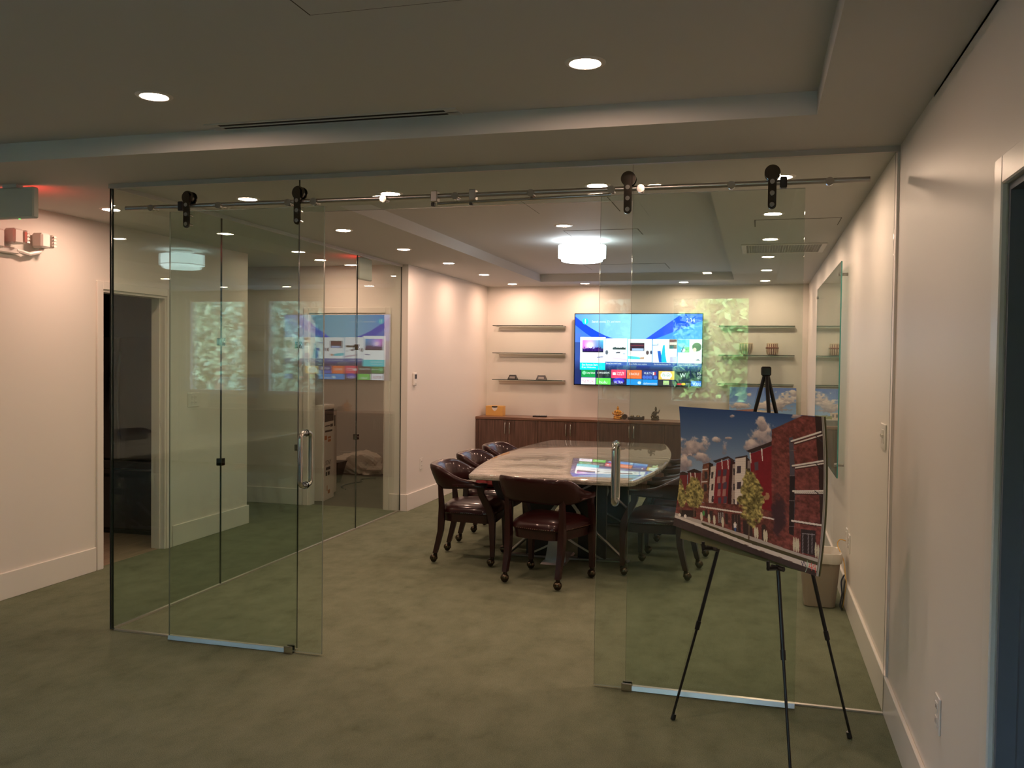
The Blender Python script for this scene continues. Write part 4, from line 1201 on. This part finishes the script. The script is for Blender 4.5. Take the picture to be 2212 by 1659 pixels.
TLc, TRc = Vector((-.946, -.183, 1.41)), Vector((-.353, -.703, 1.41))
BRc, BLc = Vector((-.365, -.768, .795)), Vector((-.959, -.238, .862))
def board_fn(off, bow, tl, tr, br, bl, origin):
    def fn(u, v):
        b4 = bow * 4 * v * (1 - v)
        out = []
        for k in range(3):
            q = (tl[k] * (1 - u) + tr[k] * u) * (1 - v) + (bl[k] * (1 - u) + br[k] * u) * v
            out.append(q + nrm[k] * (off - b4) - origin[k])
        return tuple(out)
    return fn
def board_mesh(fn, th, name, m, parent):
    """bowed foam board: front skin from fn, back skin th behind it"""
    n, k = 14, 20
    mb = MB()
    g = []
    for side in (0, 1):
        V_, U_ = np.meshgrid(np.linspace(0, 1, k), np.linspace(0, 1, n), indexing='ij')
        x, y, z = fn(U_, V_)
        g.append(np.stack([x - nrm.x * th * side, y - nrm.y * th * side, z - nrm.z * th * side], -1))
    vs_ = [tuple(p) for q in g for p in q.reshape(-1, 3)]
    fs_ = []
    I = lambda s, a, b: s * n * k + a * n + b
    for a in range(k - 1):
        for b in range(n - 1):
            fs_.append((I(0, a, b), I(0, a + 1, b), I(0, a + 1, b + 1), I(0, a, b + 1)))
            fs_.append((I(1, a, b), I(1, a, b + 1), I(1, a + 1, b + 1), I(1, a + 1, b)))
    for a in range(k - 1):
        fs_.append((I(0, a, 0), I(1, a, 0), I(1, a + 1, 0), I(0, a + 1, 0)))
        fs_.append((I(0, a, n - 1), I(0, a + 1, n - 1), I(1, a + 1, n - 1), I(1, a, n - 1)))
    for b in range(n - 1):
        fs_.append((I(0, 0, b), I(0, 0, b + 1), I(1, 0, b + 1), I(1, 0, b)))
        fs_.append((I(0, k - 1, b), I(1, k - 1, b), I(1, k - 1, b + 1), I(0, k - 1, b + 1)))
    return mb.add(vs_, fs_).build(name, m, parent, True, True)

# the printed rendering: design sheet of about 1100 x 1300 units
HG = np.linalg.inv(np.array([0.0013421388796163126, 6.426722920211745e-05, -0.2567251618615747, -8.467516787431437e-05, 0.0012023873838152635, -0.3939935561191845, 0.00033974109065619047, 3.113011221170022e-05, 1.0]).reshape(3, 3))
PW, PH = 430, 400
V, U = np.meshgrid(np.linspace(0, 1, PH), np.linspace(0, 1, PW), indexing='ij')
q = np.stack([U, V, np.ones_like(U)], -1) @ HG.T
DX = q[..., 0] / q[..., 2] + 45 * 4 * V * (1 - V)
DY = q[..., 1] / q[..., 2]
C = Canvas(DX, DY, (30, 60, 120))
g_ = np.clip((DY - 340) / 480, 0, 1)[..., None]
C.A[:] = np.array([38, 74, 138]) * (1 - g_) + np.array([140, 168, 196]) * g_
n1 = fbm(PH, PW, 9, 5, 21); n2 = fbm(PH, PW, 26, 4, 5); n3 = fbm(PH, PW, 60, 3, 8); n4 = fbm(PH, PW, 5, 4, 33)
def cloud(cx, cy_, rx, ry):
    d = ((DX - cx) / rx) ** 2 + ((DY - cy_) / ry) ** 2
    a = np.clip((1.35 - d + (n1 - .5) * 2.2 + (n2 - .5) * 2.6) * 1.5, 0, 1)
    shade = np.clip(.5 - (DY - cy_) / ry * .55 + (n2 - .5) * .9, 0, 1)[..., None]
    C.put(np.ones_like(a), np.array([128, 122, 136]) * (1 - shade) + np.array([226, 212, 206]) * shade, a)
cloud(290, 640, 95, 85); cloud(225, 770, 75, 55); cloud(330, 720, 60, 35); cloud(445, 590, 34, 22); cloud(495, 645, 30, 48); cloud(525, 575, 24, 12)
cloud(775, 570, 95, 105); cloud(705, 630, 60, 45); cloud(765, 470, 40, 50); cloud(1040, 412, 40, 20); cloud(545, 410, 18, 10)
BR_ = (132, 66, 60)
def brick(pts, col=BR_, amp=.32):
    m_ = C.inside(pts)
    row = ((DY - DX * .02) / 9.0)
    k = .86 + .14 * (np.abs(row - np.round(row)) > .16)
    tx = (1 + amp * (n3 - .5) * 2.4 + .25 * (n2 - .5)) * k
    C.put(m_, np.asarray(col, float) * tx[..., None])
# far left blocks
C.poly([(175, 850), (245, 838), (235, 1125), (165, 1120)], (124, 40, 44)); C.poly([(170, 848), (215, 828), (255, 842), (250, 852), (180, 858)], (58, 44, 42))
C.poly([(250, 835), (338, 822), (330, 1110), (235, 1110)], (122, 42, 44)); C.poly([(240, 828), (290, 806), (345, 828), (330, 836), (250, 838)], (58, 44, 42))
for x in (262, 292): C.poly([(x, 836), (x + 8, 836), (x + 10, 880), (x + 4, 880)], (214, 206, 200))
C.poly([(338, 830), (352, 845), (345, 1050), (328, 1050)], (150, 130, 120))
brick([(350, 772), (395, 757), (420, 775), (390, 1065), (335, 1055)], (124, 74, 56)); C.poly([(395, 757), (422, 768), (400, 1062), (385, 1060)], (48, 34, 32))
C.poly([(345, 808), (385, 802), (385, 812), (345, 818)], (205, 198, 190)); C.poly([(340, 900), (382, 896), (382, 905), (340, 909)], (205, 198, 190))
C.rect(362, 825, 382, 880, (58, 50, 52)); C.rect(356, 920, 376, 975, (58, 50, 52))
sid = (.93 + .1 * (np.abs((DY / 13.0) % 1 - .5) > .12))[..., None]
def siding(pts, col):
    C.put(C.inside(pts), np.asarray(col, float) * sid)
siding([(405, 790), (442, 778), (420, 1068), (386, 1062)], (206, 196, 186))
for y in (830, 920, 1010): C.poly([(410, y), (424, y - 3), (420, y + 45), (406, y + 48)], (62, 54, 56))
C.poly([(445, 760), (545, 728), (520, 1080), (420, 1068)], (140, 32, 42)); C.poly([(545, 728), (580, 755), (548, 1085), (518, 1080)], (60, 26, 28))
C.poly([(418, 745), (525, 708), (578, 742), (560, 750), (528, 724), (440, 760)], (62, 48, 46))
for y0 in (815, 912, 1020):
    C.poly([(456, y0), (477, y0 - 3), (474, y0 + 42), (452, y0 + 45)], (78, 70, 88)); C.poly([(494, y0 - 6), (518, y0 - 10), (514, y0 + 40), (490, y0 + 44)], (78, 70, 88))
    C.poly([(452, y0 + 48), (474, y0 + 45), (470, y0 + 98), (448, y0 + 98)], (168, 118, 112)); C.poly([(489, y0 + 46), (513, y0 + 42), (508, y0 + 96), (485, y0 + 98)], (168, 118, 112))
for x in (478, 521): C.poly([(x, 735), (x + 7, 733), (x + 11, 806), (x + 5, 808)], (226, 218, 212))
siding([(560, 770), (580, 765), (572, 1080), (548, 1082)], (170, 150, 140)); 
for y in (800, 915, 1030): C.rect(564, y, 576, y + 50, (56, 48, 50))
siding([(578, 724), (655, 708), (650, 1085), (573, 1082)], (216, 206, 196)); C.poly([(655, 706), (688, 740), (682, 1085), (648, 1085)], (66, 50, 46)); C.poly([(575, 718), (665, 700), (670, 712), (578, 728)], (66, 50, 46))
for y in (780, 900, 1022): C.poly([(592, y + 3), (621, y), (619, y + 54), (589, y + 57)], (70, 60, 72))
C.poly([(668, 745), (695, 735), (695, 800), (668, 800)], (150, 135, 128))
# large red block
C.poly([(690, 690), (852, 628), (856, 1125), (690, 1110)], (138, 26, 38), tex=n3, amp=.08)
C.poly([(655, 668), (850, 596), (852, 626), (692, 688)], (62, 46, 44))
for x, y, h_ in ((680, 682, 78), (766, 652, 92)): C.poly([(x, y), (x + 9, y - 3), (x + 17, y + h_), (x + 11, y + h_)], (230, 222, 216))
C.poly([(718, 756), (748, 748), (750, 812), (722, 816)], (92, 78, 92))
# brick tower
brick([(845, 508), (1090, 405), (1190, 418), (1300, 430), (1300, 1660), (1030, 1530), (862, 1440), (852, 1120)])
C.poly([(845, 508), (1090, 405), (1185, 418), (1190, 430), (1090, 418), (847, 520)], (110, 62, 54), .6)
brick([(770, 1165), (862, 1180), (870, 1445), (770, 1400)], (126, 62, 54))
C.poly([(1185, 405), (1300, 405), (1300, 1225), (1242, 1235), (1225, 820)], (60, 42, 40))
C.poly([(980, 572), (1012, 566), (1030, 780), (1034, 1040), (1022, 1312), (984, 1296), (992, 1040), (990, 780)], (86, 82, 96)); C.poly([(992, 860), (1034, 860), (1022, 1312), (984, 1296)], (46, 36, 40))
for y in (665, 855, 1045, 1240): C.line((988, y), (1032, y + 2), 4, (120, 110, 112))
for (a, b, wd) in (((1000, 597), (1238, 530), 13), ((1028, 613), (1255, 552), 10), ((1013, 782), (1264, 748), 13), ((1037, 797), (1266, 768), 10), ((1017, 973), (1264, 976), 13), ((1032, 986), (1266, 993), 9), ((1008, 1197), (1250, 1238), 14)):
    C.line((a[0], a[1] + 10), (b[0], b[1] + 10), 8, (66, 40, 38)); C.line(a, b, wd, (226, 220, 212))
for y in (560, 765, 975): C.line((1195, y), (1255, y + 45), 7, (66, 62, 66))
C.poly([(1080, 1262), (1202, 1278), (1197, 1470), (1078, 1440)], (56, 44, 46))
for x in (1096, 1140, 1172): C.line((x, 1300), (x - 2, 1448), 6, (150, 142, 148))
C.line((1092, 1296), (1192, 1308), 6, (150, 142, 148))
# ground floor shops
brick([(100, 1085), (330, 1058), (618, 1072), (862, 1125), (862, 1440), (618, 1360), (330, 1255), (100, 1200)], (120, 62, 54))
for (x0, y0, x1, y1) in ((360, 1115, 376, 1175), (390, 1120, 412, 1190), (448, 1130, 490, 1215), (500, 1140, 520, 1220), (548, 1145, 612, 1280), (630, 1190, 700, 1310), (770, 1225, 800, 1340)):
    C.rect(x0, y0, x1, y1, (58, 44, 44))
for x in (455, 470, 485): C.line((x, 1135), (x, 1208), 5, (170, 165, 165))
for x in (570, 590): C.line((x, 1150), (x, 1270), 4, (110, 80, 74))
C.line((330, 1090), (618, 1132), 12, (220, 212, 204)); C.line((765, 1163), (865, 1183), 12, (220, 212, 204))
# shadow printed on the tower wall
d = ((DX - 900) / 62) ** 2 + ((DY - 1150) / 165) ** 2
C.put(np.ones_like(d), (62, 42, 52), np.clip((1.2 - d + (n2 - .5) * 2.2) * 1.4, 0, .85))
# pavements, verge and road
C.poly([(150, 1140), (330, 1195), (700, 1315), (1000, 1425), (1240, 1500), (1240, 1660), (100, 1660)], (176, 168, 160))
C.poly([(330, 1210), (700, 1345), (1000, 1445), (1235, 1525), (1235, 1552), (1000, 1472), (700, 1372), (330, 1226)], (74, 70, 44))
C.poly([(150, 1160), (330, 1226), (700, 1372), (1235, 1552), (1235, 1592), (700, 1398), (330, 1246), (140, 1175)], (206, 198, 190))
C.poly([(135, 1172), (330, 1250), (700, 1400), (1235, 1594), (1235, 1700), (100, 1700), (100, 1200)], (62, 48, 46), tex=n3, amp=.10)
for (x, y) in ((640, 1372), (760, 1420), (900, 1470), (980, 1500), (450, 1300)): C.line((x, y), (x + 24, y + 9), 7, (120, 96, 90))
C.rect(185, 1120, 295, 1170, (48, 34, 32)); C.ell(182, 1158, 9, 12, (226, 218, 208)); C.ell(220, 1166, 9, 14, (226, 218, 208))
# small person with a white top
C.ell(571, 1210, 7, 8, (208, 190, 180)); C.poly([(560, 1215), (582, 1215), (580, 1248), (562, 1248)], (222, 218, 214)); C.poly([(563, 1246), (579, 1246), (576, 1275), (566, 1275)], (56, 88, 150))
C.ell(348, 1140, 9, 20, (70, 160, 80))
# pale columnar shrubs
for (x, y, h_) in ((332, 1165, 34), (385, 1180, 34), (422, 1190, 36), (482, 1205, 40), (720, 1280, 44), (736, 1286, 44), (790, 1305, 46), (806, 1312, 44), (1022, 1375, 56), (1040, 1380, 56), (1057, 1385, 54), (1202, 1425, 60), (1222, 1440, 56)):
    C.ell(x, y, 9, h_, (206, 200, 172))
# leafy trees
def leafy(cx, cy_, rx, ry, top):
    yy = (DY - cy_) / ry
    d = ((DX - cx) / (rx * (1 - .38 * np.clip(-yy, 0, 1)))) ** 2 + yy ** 2
    a = np.clip((1.15 - d + (n2 - .5) * 1.5) * 5, 0, 1)
    tt = np.clip((n3 - .25) * 1.9, 0, 1)[..., None]
    C.put(np.ones_like(a), np.array([78, 72, 34]) * (1 - tt) + np.array([206, 192, 108]) * tt, a)
C.line((680, 1180), (670, 1330), 12, (104, 84, 66)); C.line((285, 1080), (280, 1165), 8, (104, 84, 66)); C.line((195, 1090), (192, 1140), 6, (104, 84, 66))
leafy(697, 1010, 92, 205, 0); leafy(290, 985, 62, 115, 0); leafy(200, 1000, 30, 100, 0)
d = ((DX - 815) / 26) ** 2 + ((DY - 1010) / 34) ** 2
C.put(np.ones_like(d), (186, 160, 110), np.clip((1.0 - d + (n2 - .5) * 3) * 4, 0, .8))
# marker strokes in the lower corner
for a, b, col in (((1082, 1510), (1092, 1540), (50, 52, 96)), ((1092, 1540), (1100, 1508), (50, 52, 96)), ((1100, 1508), (1118, 1546), (50, 52, 96)), ((1130, 1505), (1128, 1560), (150, 190, 160)), ((1128, 1560), (1112, 1590), (150, 190, 160)),
                  ((1152, 1530), (1144, 1552), (226, 70, 54)), ((1144, 1552), (1172, 1560), (226, 70, 54)), ((1164, 1524), (1166, 1580), (226, 70, 54)), ((1182, 1540), (1174, 1564), (226, 70, 54)), ((1174, 1564), (1202, 1572), (226, 70, 54)), ((1194, 1534), (1196, 1594), (226, 70, 54))):
    C.line(a, b, 5, col)
C.A = np.clip((C.A * .84 + C.A.mean(-1, keepdims=True) * .16) * 1.13, 0, 255)
ps = thing('poster_board', BLc.lerp(BRc, .5), 'foam board poster of a red brick apartment building on the easel', 'poster')
fn = board_fn(.012, .028, TLc, TRc, BRc, BLc, ps.matrix_basis.translation)
board_mesh(fn, .005, 'foam_core', M['foam'], ps)
fn2 = board_fn(.0128, .028, TLc, TRc, BRc, BLc, ps.matrix_basis.translation)
grid_object('print', fn2, C, print_mat('glossy architectural print', 0, .35), ps)
dn = Vector((.012, -.010, -.004))
bl2 = TLc + (BRc - TRc) + Vector((.02, -.02, .015))
for off, sh_, col, lab in ((.006, .004, M['foam'], 'white foam board directly behind the apartment poster'), (.000, .008, mat('olive printed board', (0.115, 0.12, 0.050, 1), 0.4), 'olive green board peeking out under the apartment poster')):
    b2 = thing('poster_board', BLc.lerp(BRc, .5) - nrm * .01, lab, 'poster')
    hh = hor * sh_
    f3 = board_fn(off, .028, TLc + hh, TRc + hh, BRc + hh, (BLc if off > .004 else bl2) + hh, b2.matrix_basis.translation)
    board_mesh(f3, .004, 'foam_core', M['foam'] if off > .004 else [col], b2)

# second poster leaning on the wall above the worktop
p2 = thing('poster_board', (-.53, 6.98, .872), 'blue sky poster leaning on the wall below the right shelves', 'poster')
PW2, PH2 = 200, 130
V, U = np.meshgrid(np.linspace(0, 1, PH2), np.linspace(0, 1, PW2), indexing='ij')
DX, DY = U * 800, V * 500
C = Canvas(DX, DY, (50, 90, 160))
g_ = np.clip(DY / 300, 0, 1)[..., None]
C.A[:] = np.array([56, 96, 178]) * (1 - g_) + np.array([120, 158, 205]) * g_
n1 = fbm(PH2, PW2, 8, 5, 51); n2 = fbm(PH2, PW2, 20, 4, 52); n3 = fbm(PH2, PW2, 50, 3, 53)
cloud(690, 160, 120, 120); cloud(560, 230, 150, 80); cloud(240, 110, 50, 30); cloud(130, 260, 120, 40); cloud(760, 70, 60, 40); cloud(420, 260, 100, 50)
C.poly([(0, 330), (300, 300), (300, 420), (0, 420)], (150, 90, 76), tex=n3, amp=.25); C.poly([(300, 310), (560, 330), (560, 420), (300, 420)], (196, 180, 166), tex=n3, amp=.1)
for x in range(20, 540, 45): C.rect(x, 345, x + 22, 390, (70, 66, 80))
m_ = (DY > 370 + 50 * (n2 - .5)) & (DX > 540) & (DY < 430); C.put(m_, (120, 128, 70))
C.rect(0, 418, 800, 500, (84, 84, 82)); C.rect(0, 418, 800, 428, (190, 184, 176))
def lean(u, v): return (-.398 + u * .796, -.02 + (1 - v) * .11, .442 * (1 - v))
MB().loft([[(-.40, -.018, 0), (.40, -.018, 0), (.40, .094, .445), (-.40, .094, .445)], [(-.40, -.011, 0), (.40, -.011, 0), (.40, .101, .445), (-.40, .101, .445)]]).build('foam_core', M['foam'], p2, local=True)
grid_object('print', lean, C, print_mat('satin sky print', 0, .4), p2)

# ------------------------------------------------------------------ waste bin and cords
bn = thing('waste_bin', (-.175, 1.90, 0), 'beige plastic waste bin with a white liner against the right wall', 'waste bin')
def rr(hx, hy, r, z, n=6, cx=-.175, cy_=1.90):
    o = []
    for (sx, sy, a0) in ((1, 1, 0), (-1, 1, 90), (-1, -1, 180), (1, -1, 270)):
        for k in range(n + 1):
            a = math.radians(a0 + 90 * k / n)
            o.append((cx + sx * (hx - r) + r * math.cos(a), cy_ + sy * (hy - r) + r * math.sin(a), z))
    return o
MB().loft([rr(.085, .085, .03, 0), rr(.098, .10, .035, .006), rr(.128, .13, .04, .355), rr(.122, .124, .036, .355), rr(.095, .095, .03, .015)]).build('tub', M['bin'], bn, True)
ln = []
for i, (hx, hy, z, j) in enumerate(((.131, .133, .300, .004), (.134, .136, .318, .006), (.136, .138, .352, .004), (.132, .134, .368, .004), (.122, .124, .366, .004), (.112, .114, .325, .010), (.10, .10, .25, .014))):
    q = rr(hx, hy, .042, z)
    ln.append([(x + random.uniform(-j, j) * .5, y + random.uniform(-j, j) * .5, zz + random.uniform(-j, j)) for x, y, zz in q])
MB().loft(ln, caps=False).build('liner', M['liner'], bn, True)
def cord(name, pts, r, m, label):
    o = MB().tube(pts, r, 8).build(name, m, None, True)
    return tag(o, label, 'cord')
def bez(ps_, n=28):
    out = []
    P = [Vector(p) for p in ps_]
    for i in range(len(P) - 1):
        p0 = P[max(i - 1, 0)]; p1 = P[i]; p2_ = P[i + 1]; p3 = P[min(i + 2, len(P) - 1)]
        k = max(2, n // (len(P) - 1))
        for j in range(k):
            t1 = j / k
            out.append((.5 * ((2 * p1) + (p2_ - p0) * t1 + (2 * p0 - 5 * p1 + 4 * p2_ - p3) * t1 ** 2 + (3 * p1 - p0 - 3 * p2_ + p3) * t1 ** 3))[:])
    out.append(P[-1][:])
    return out
cord('power_cord', bez([(-.011, 1.93, .432), (-.045, 1.945, .435), (-.062, 1.925, .40), (-.034, 1.80, .33), (-.026, 1.73, .235), (-.022, 1.72, .20), (-.026, 1.735, .13), (-.035, 1.76, .03), (-.03, 1.86, .006)], 48), .0035, M['yellow_cord'], 'thin yellow cord from the outlet down beside the bin')
cord('power_cord', bez([(-.030, 1.745, .245), (-.050, 1.735, .20), (-.045, 1.725, .12), (-.055, 1.735, .05), (-.04, 1.80, .006), (-.025, 1.95, .006)], 40), .005, M['blue_cord'], 'dark cable loop hanging between the bin and the wall')
cord('power_cord', bez([(-.020, 1.76, .215), (-.034, 1.70, .19), (-.040, 1.70, .10), (-.048, 1.72, .025), (-.03, 1.84, .006), (-.02, 1.98, .006)], 40), .0045, M['black'], 'black cable bundled with the yellow cord by the bin')

# ------------------------------------------------------------------ kitchen refrigerator
fr = thing('refrigerator', (-6.13, 2.75, 0), 'black french door refrigerator in the dark kitchen', 'refrigerator')
fx0, fx1, fy = -6.58, -5.665, 2.35
MB().cbox(fx0, fx1, fy + .06, 3.12, .03, 1.78, .01).box(fx0 + .03, fx1 - .03, fy + .07, fy + .12, 0, .03).build('case', M['fridge'], fr)
for a, b, hx, sg in ((fx0, -6.125, -6.165, -1), (-6.121, fx1, -6.085, 1)):
    d = MB().cbox(a, b, fy, fy + .055, .68, 1.78, .012).build('door', M['fridge'], fr)
    MB().tube([(hx + sg * .03 * (1 - abs(2 * k / 10 - 1) ** 2) * -0, fy - .015 - .04 * (1 - (2 * k / 10 - 1) ** 2), .82 + .83 * k / 10) for k in range(11)], .009, 8).build('handle', M['steel'], d, True)
d = MB().cbox(fx0, fx1, fy, fy + .055, .06, .67, .012).build('freezer_drawer', M['fridge'], fr)
MB().tube([(fx0 + .08 + (fx1 - fx0 - .16) * k / 10, fy - .012 - .04 * (1 - (2 * k / 10 - 1) ** 4), .60) for k in range(11)], .009, 8).build('handle', M['steel'], d, True)

# ------------------------------------------------------------------ store room things
def carton(x, y, wd, dp, h_, rz, label, marks):
    """x, y: near right bottom corner; wd along local -x, dp along local +y"""
    t = thing('carton', (x, y, 0), label, 'carton', 'white cartons in the store room', rotz=rz)
    MB().cbox(-wd, 0, 0, dp, 0, h_, .003).build('box', M['carton'], t, local=True)
    MB().box(-wd + .004, -.004, .002, dp - .002, h_ - .0005, h_ + .001).build('tape', M['carton_side'], t, local=True)
    for (ya, yb, za, zb, m_) in marks:
        MB().box(-.0005, .001, dp * ya, dp * yb, h_ * za, h_ * zb).build('printed_mark', M[m_], t, local=True)
    return t
c1 = carton(-5.282, 4.66, .113, .36, 1.08, .15, 'tall white printed carton just inside the hall doorway',
       [(.05, .92, .825, .955, 'ink'), (.6, .85, .765, .795, 'ink'), (.10, .55, .775, .787, 'ink'), (.10, .80, .715, .735, 'ink'), (.05, .28, .635, .68, 'ink_orange'), (.38, .66, .645, .665, 'ink_orange'), (.38, .66, .61, .635, 'ink_orange'),
        (.20, .62, .315, .345, 'ink'), (.18, .32, .255, .295, 'ink'), (.40, .56, .255, .295, 'ink'), (.3, .36, .09, .15, 'ink_orange'), (.4, .6, .06, .10, 'ink_orange')])
o = text_mesh('lettering', 'SONY', .075, M['ink'], c1, (.0012, .05, .40), (math.pi / 2, 0, math.pi / 2))
carton(-5.425, 5.05, .12, .36, 1.0, .20, 'second white carton standing behind the tall printed carton', [(.2, .8, .80, .93, 'ink'), (.3, .5, .74, .76, 'ink'), (.3, .5, .69, .71, 'ink'), (.1, .3, .33, .36, 'ink_orange')])
# crumpled plastic sheeting
sk = thing('plastic_sack', (-5.92, 7.1, 0), 'crumpled white plastic sheeting on the store room floor', 'plastic sheeting')
bm = bmesh.new()
bmesh.ops.create_icosphere(bm, subdivisions=4, radius=1)
rnd = np.random.default_rng(4)
dirs = rnd.normal(size=(22, 3)); dirs /= np.linalg.norm(dirs, axis=1)[:, None]; amp = rnd.uniform(.75, 1.05, 22)
for q in bm.verts:
    n_ = np.array(q.co[:])
    r_ = min(a / max(float(n_ @ d), .05) for d, a in zip(dirs, amp) if float(n_ @ d) > .05)
    r_ = min(r_, 1.25) * (1 + .07 * math.sin(9 * n_[0] + 4 * n_[2]) * math.sin(11 * n_[1] - 6 * n_[2]))
    q.co = Vector((n_[0] * r_ * .40, n_[1] * r_ * .26, max(n_[2] * r_ * .24 + .10, .0)))
MB().bm(bm).build('sheet', M['sack'], sk, False, True)
tag(sk.children[0], None)
t = thing('waste_basket', (-5.90, 6.12, 0), 'black tapered waste basket behind the cartons', 'waste basket')
MB().loft([rr(.10, .09, .02, 0, 3, -5.93, 6.12), rr(.165, .14, .02, .27, 3, -5.93, 6.12), rr(.158, .133, .02, .27, 3, -5.93, 6.12), rr(.095, .085, .02, .01, 3, -5.93, 6.12)]).build('tub', M['black'], t)
MB().loft([rr(.168, .143, .02, .262, 3, -5.93, 6.12), rr(.170, .145, .02, .272, 3, -5.93, 6.12), rr(.156, .131, .02, .272, 3, -5.93, 6.12)]).build('rim', M['black'], t)
o = cord('extension_cord', bez([(-5.45, 5.55, .006), (-5.60, 5.75, .006), (-5.62, 6.0, .008), (-5.55, 6.25, .006), (-5.66, 6.45, .006), (-5.52, 6.6, .006)], 40), .009, M['black'], 'black cord lying on the store room carpet')

# ------------------------------------------------------------------ outside: garden seen as reflections in the glass
struct('ground', MB().box(-40, 15, -45, YR - .3, -.4, -.3), M['bounce_ground'], 'unseen ground outside the rear windows, grey to keep bounced light neutral', 'ground')
def leaf_tree(x, y, h_, rx, rz, m_, seed, label):
    t = thing('leafy_tree', (x, y, -.3), label, 'tree', 'trees outside the rear windows')
    MB().tube([(x, y, -.3), (x + .1, y, h_ * .4), (x - .05, y + .1, h_ * .75)], [.16, .12, .06], 8).build('trunk', M['bark'], t, True)
    g = np.random.default_rng(seed); n = 5200
    # leaves grouped in clumps
    cl = g.normal(size=(46, 3)); cl /= np.linalg.norm(cl, axis=1)[:, None]; cl *= g.uniform(.35, 1, (46, 1))
    ci = g.integers(0, 46, n)
    P = cl[ci] + np.clip(g.normal(size=(n, 3)), -1.6, 1.6) * .17
    P = P * np.array([rx, rx, rz]) + np.array([0, 0, h_ - rz * .55 + .3])
    a = g.normal(size=(n, 3)); a /= np.linalg.norm(a, axis=1)[:, None]
    b = np.cross(a, g.normal(size=(n, 3))); b /= np.linalg.norm(b, axis=1)[:, None]
    s1 = g.uniform(.06, .12, (n, 1)); s2 = s1 * .5
    Q = np.stack([P - a * s1, P + b * s2, P + a * s1, P - b * s2], 1).reshape(-1, 3)
    me = bpy.data.meshes.new('crown')
    me.from_pydata(Q.tolist(), [], np.arange(n * 4).reshape(-1, 4).tolist())
    me.materials.append(m_)
    o = bpy.data.objects.new('crown', me); COL.objects.link(o); o.parent = t; o['kind'] = 'stuff'
leaf_tree(-.5, -11.2, 2.9, 1.5, 1.6, M['leaf_light'], 1, 'bright green tree outside the window behind the camera')
leaf_tree(-4.0, -14.6, 4.4, 1.4, 2.2, M['leaf_blue'], 2, 'tree outside the second window from the right')
leaf_tree(-9.6, -12.0, 3.4, 1.7, 2.0, M['leaf_blue'], 3, 'blue green tree outside the far left window')
leaf_tree(-7.2, -17.2, 3.6, 1.6, 2.0, M['leaf'], 4, 'green tree outside the second window from the left')
leaf_tree(0.4, -16.8, 5.0, 2.2, 2.6, M['leaf'], 5, 'tall tree far behind the window to the right')
leaf_tree(-14.8, -17.0, 5.0, 2.4, 2.6, M['leaf'], 6, 'tall tree standing farthest left in the garden')
def hedge(x0, x1, y0, y1, h_, m_, seed, label):
    t = thing('hedge', ((x0 + x1) / 2, (y0 + y1) / 2, -.3), label, 'hedge', 'hedges behind the garden trees')
    MB().box(x0 + .3, x1 - .3, y0 + .3, y1 - .35, -.3, h_ - .4).build('core', M['lawn'], t)
    g = np.random.default_rng(seed); n = int((x1 - x0) * 1500)
    P = np.stack([g.uniform(x0, x1, n), y1 - np.abs(g.normal(size=n)) * .25 + .25 * np.sin(g.uniform(0, 40, n)), g.uniform(-.3, h_, n)], -1)
    P -= np.array([(x0 + x1) / 2, (y0 + y1) / 2, -.3])
    a = g.normal(size=(n, 3)); a /= np.linalg.norm(a, axis=1)[:, None]
    b = np.cross(a, g.normal(size=(n, 3))); b /= np.linalg.norm(b, axis=1)[:, None]
    s1 = g.uniform(.07, .15, (n, 1)); s2 = s1 * .5
    Q = np.stack([P - a * s1, P + b * s2, P + a * s1, P - b * s2], 1).reshape(-1, 3)
    me = bpy.data.meshes.new('foliage')
    me.from_pydata(Q.tolist(), [], np.arange(n * 4).reshape(-1, 4).tolist()); me.materials.append(m_)
    o = bpy.data.objects.new('foliage', me); COL.objects.link(o); o.parent = t; o['kind'] = 'stuff'
hedge(-8.4, 3.2, -21.6, -20.2, 4.6, M['hedge_leaf'], 71, 'tall hedge closing the garden behind the camera')
hedge(-26.0, -8.5, -22.8, -21.6, 5.2, M['hedge_leaf'], 72, 'lower hedge at the far left of the garden')
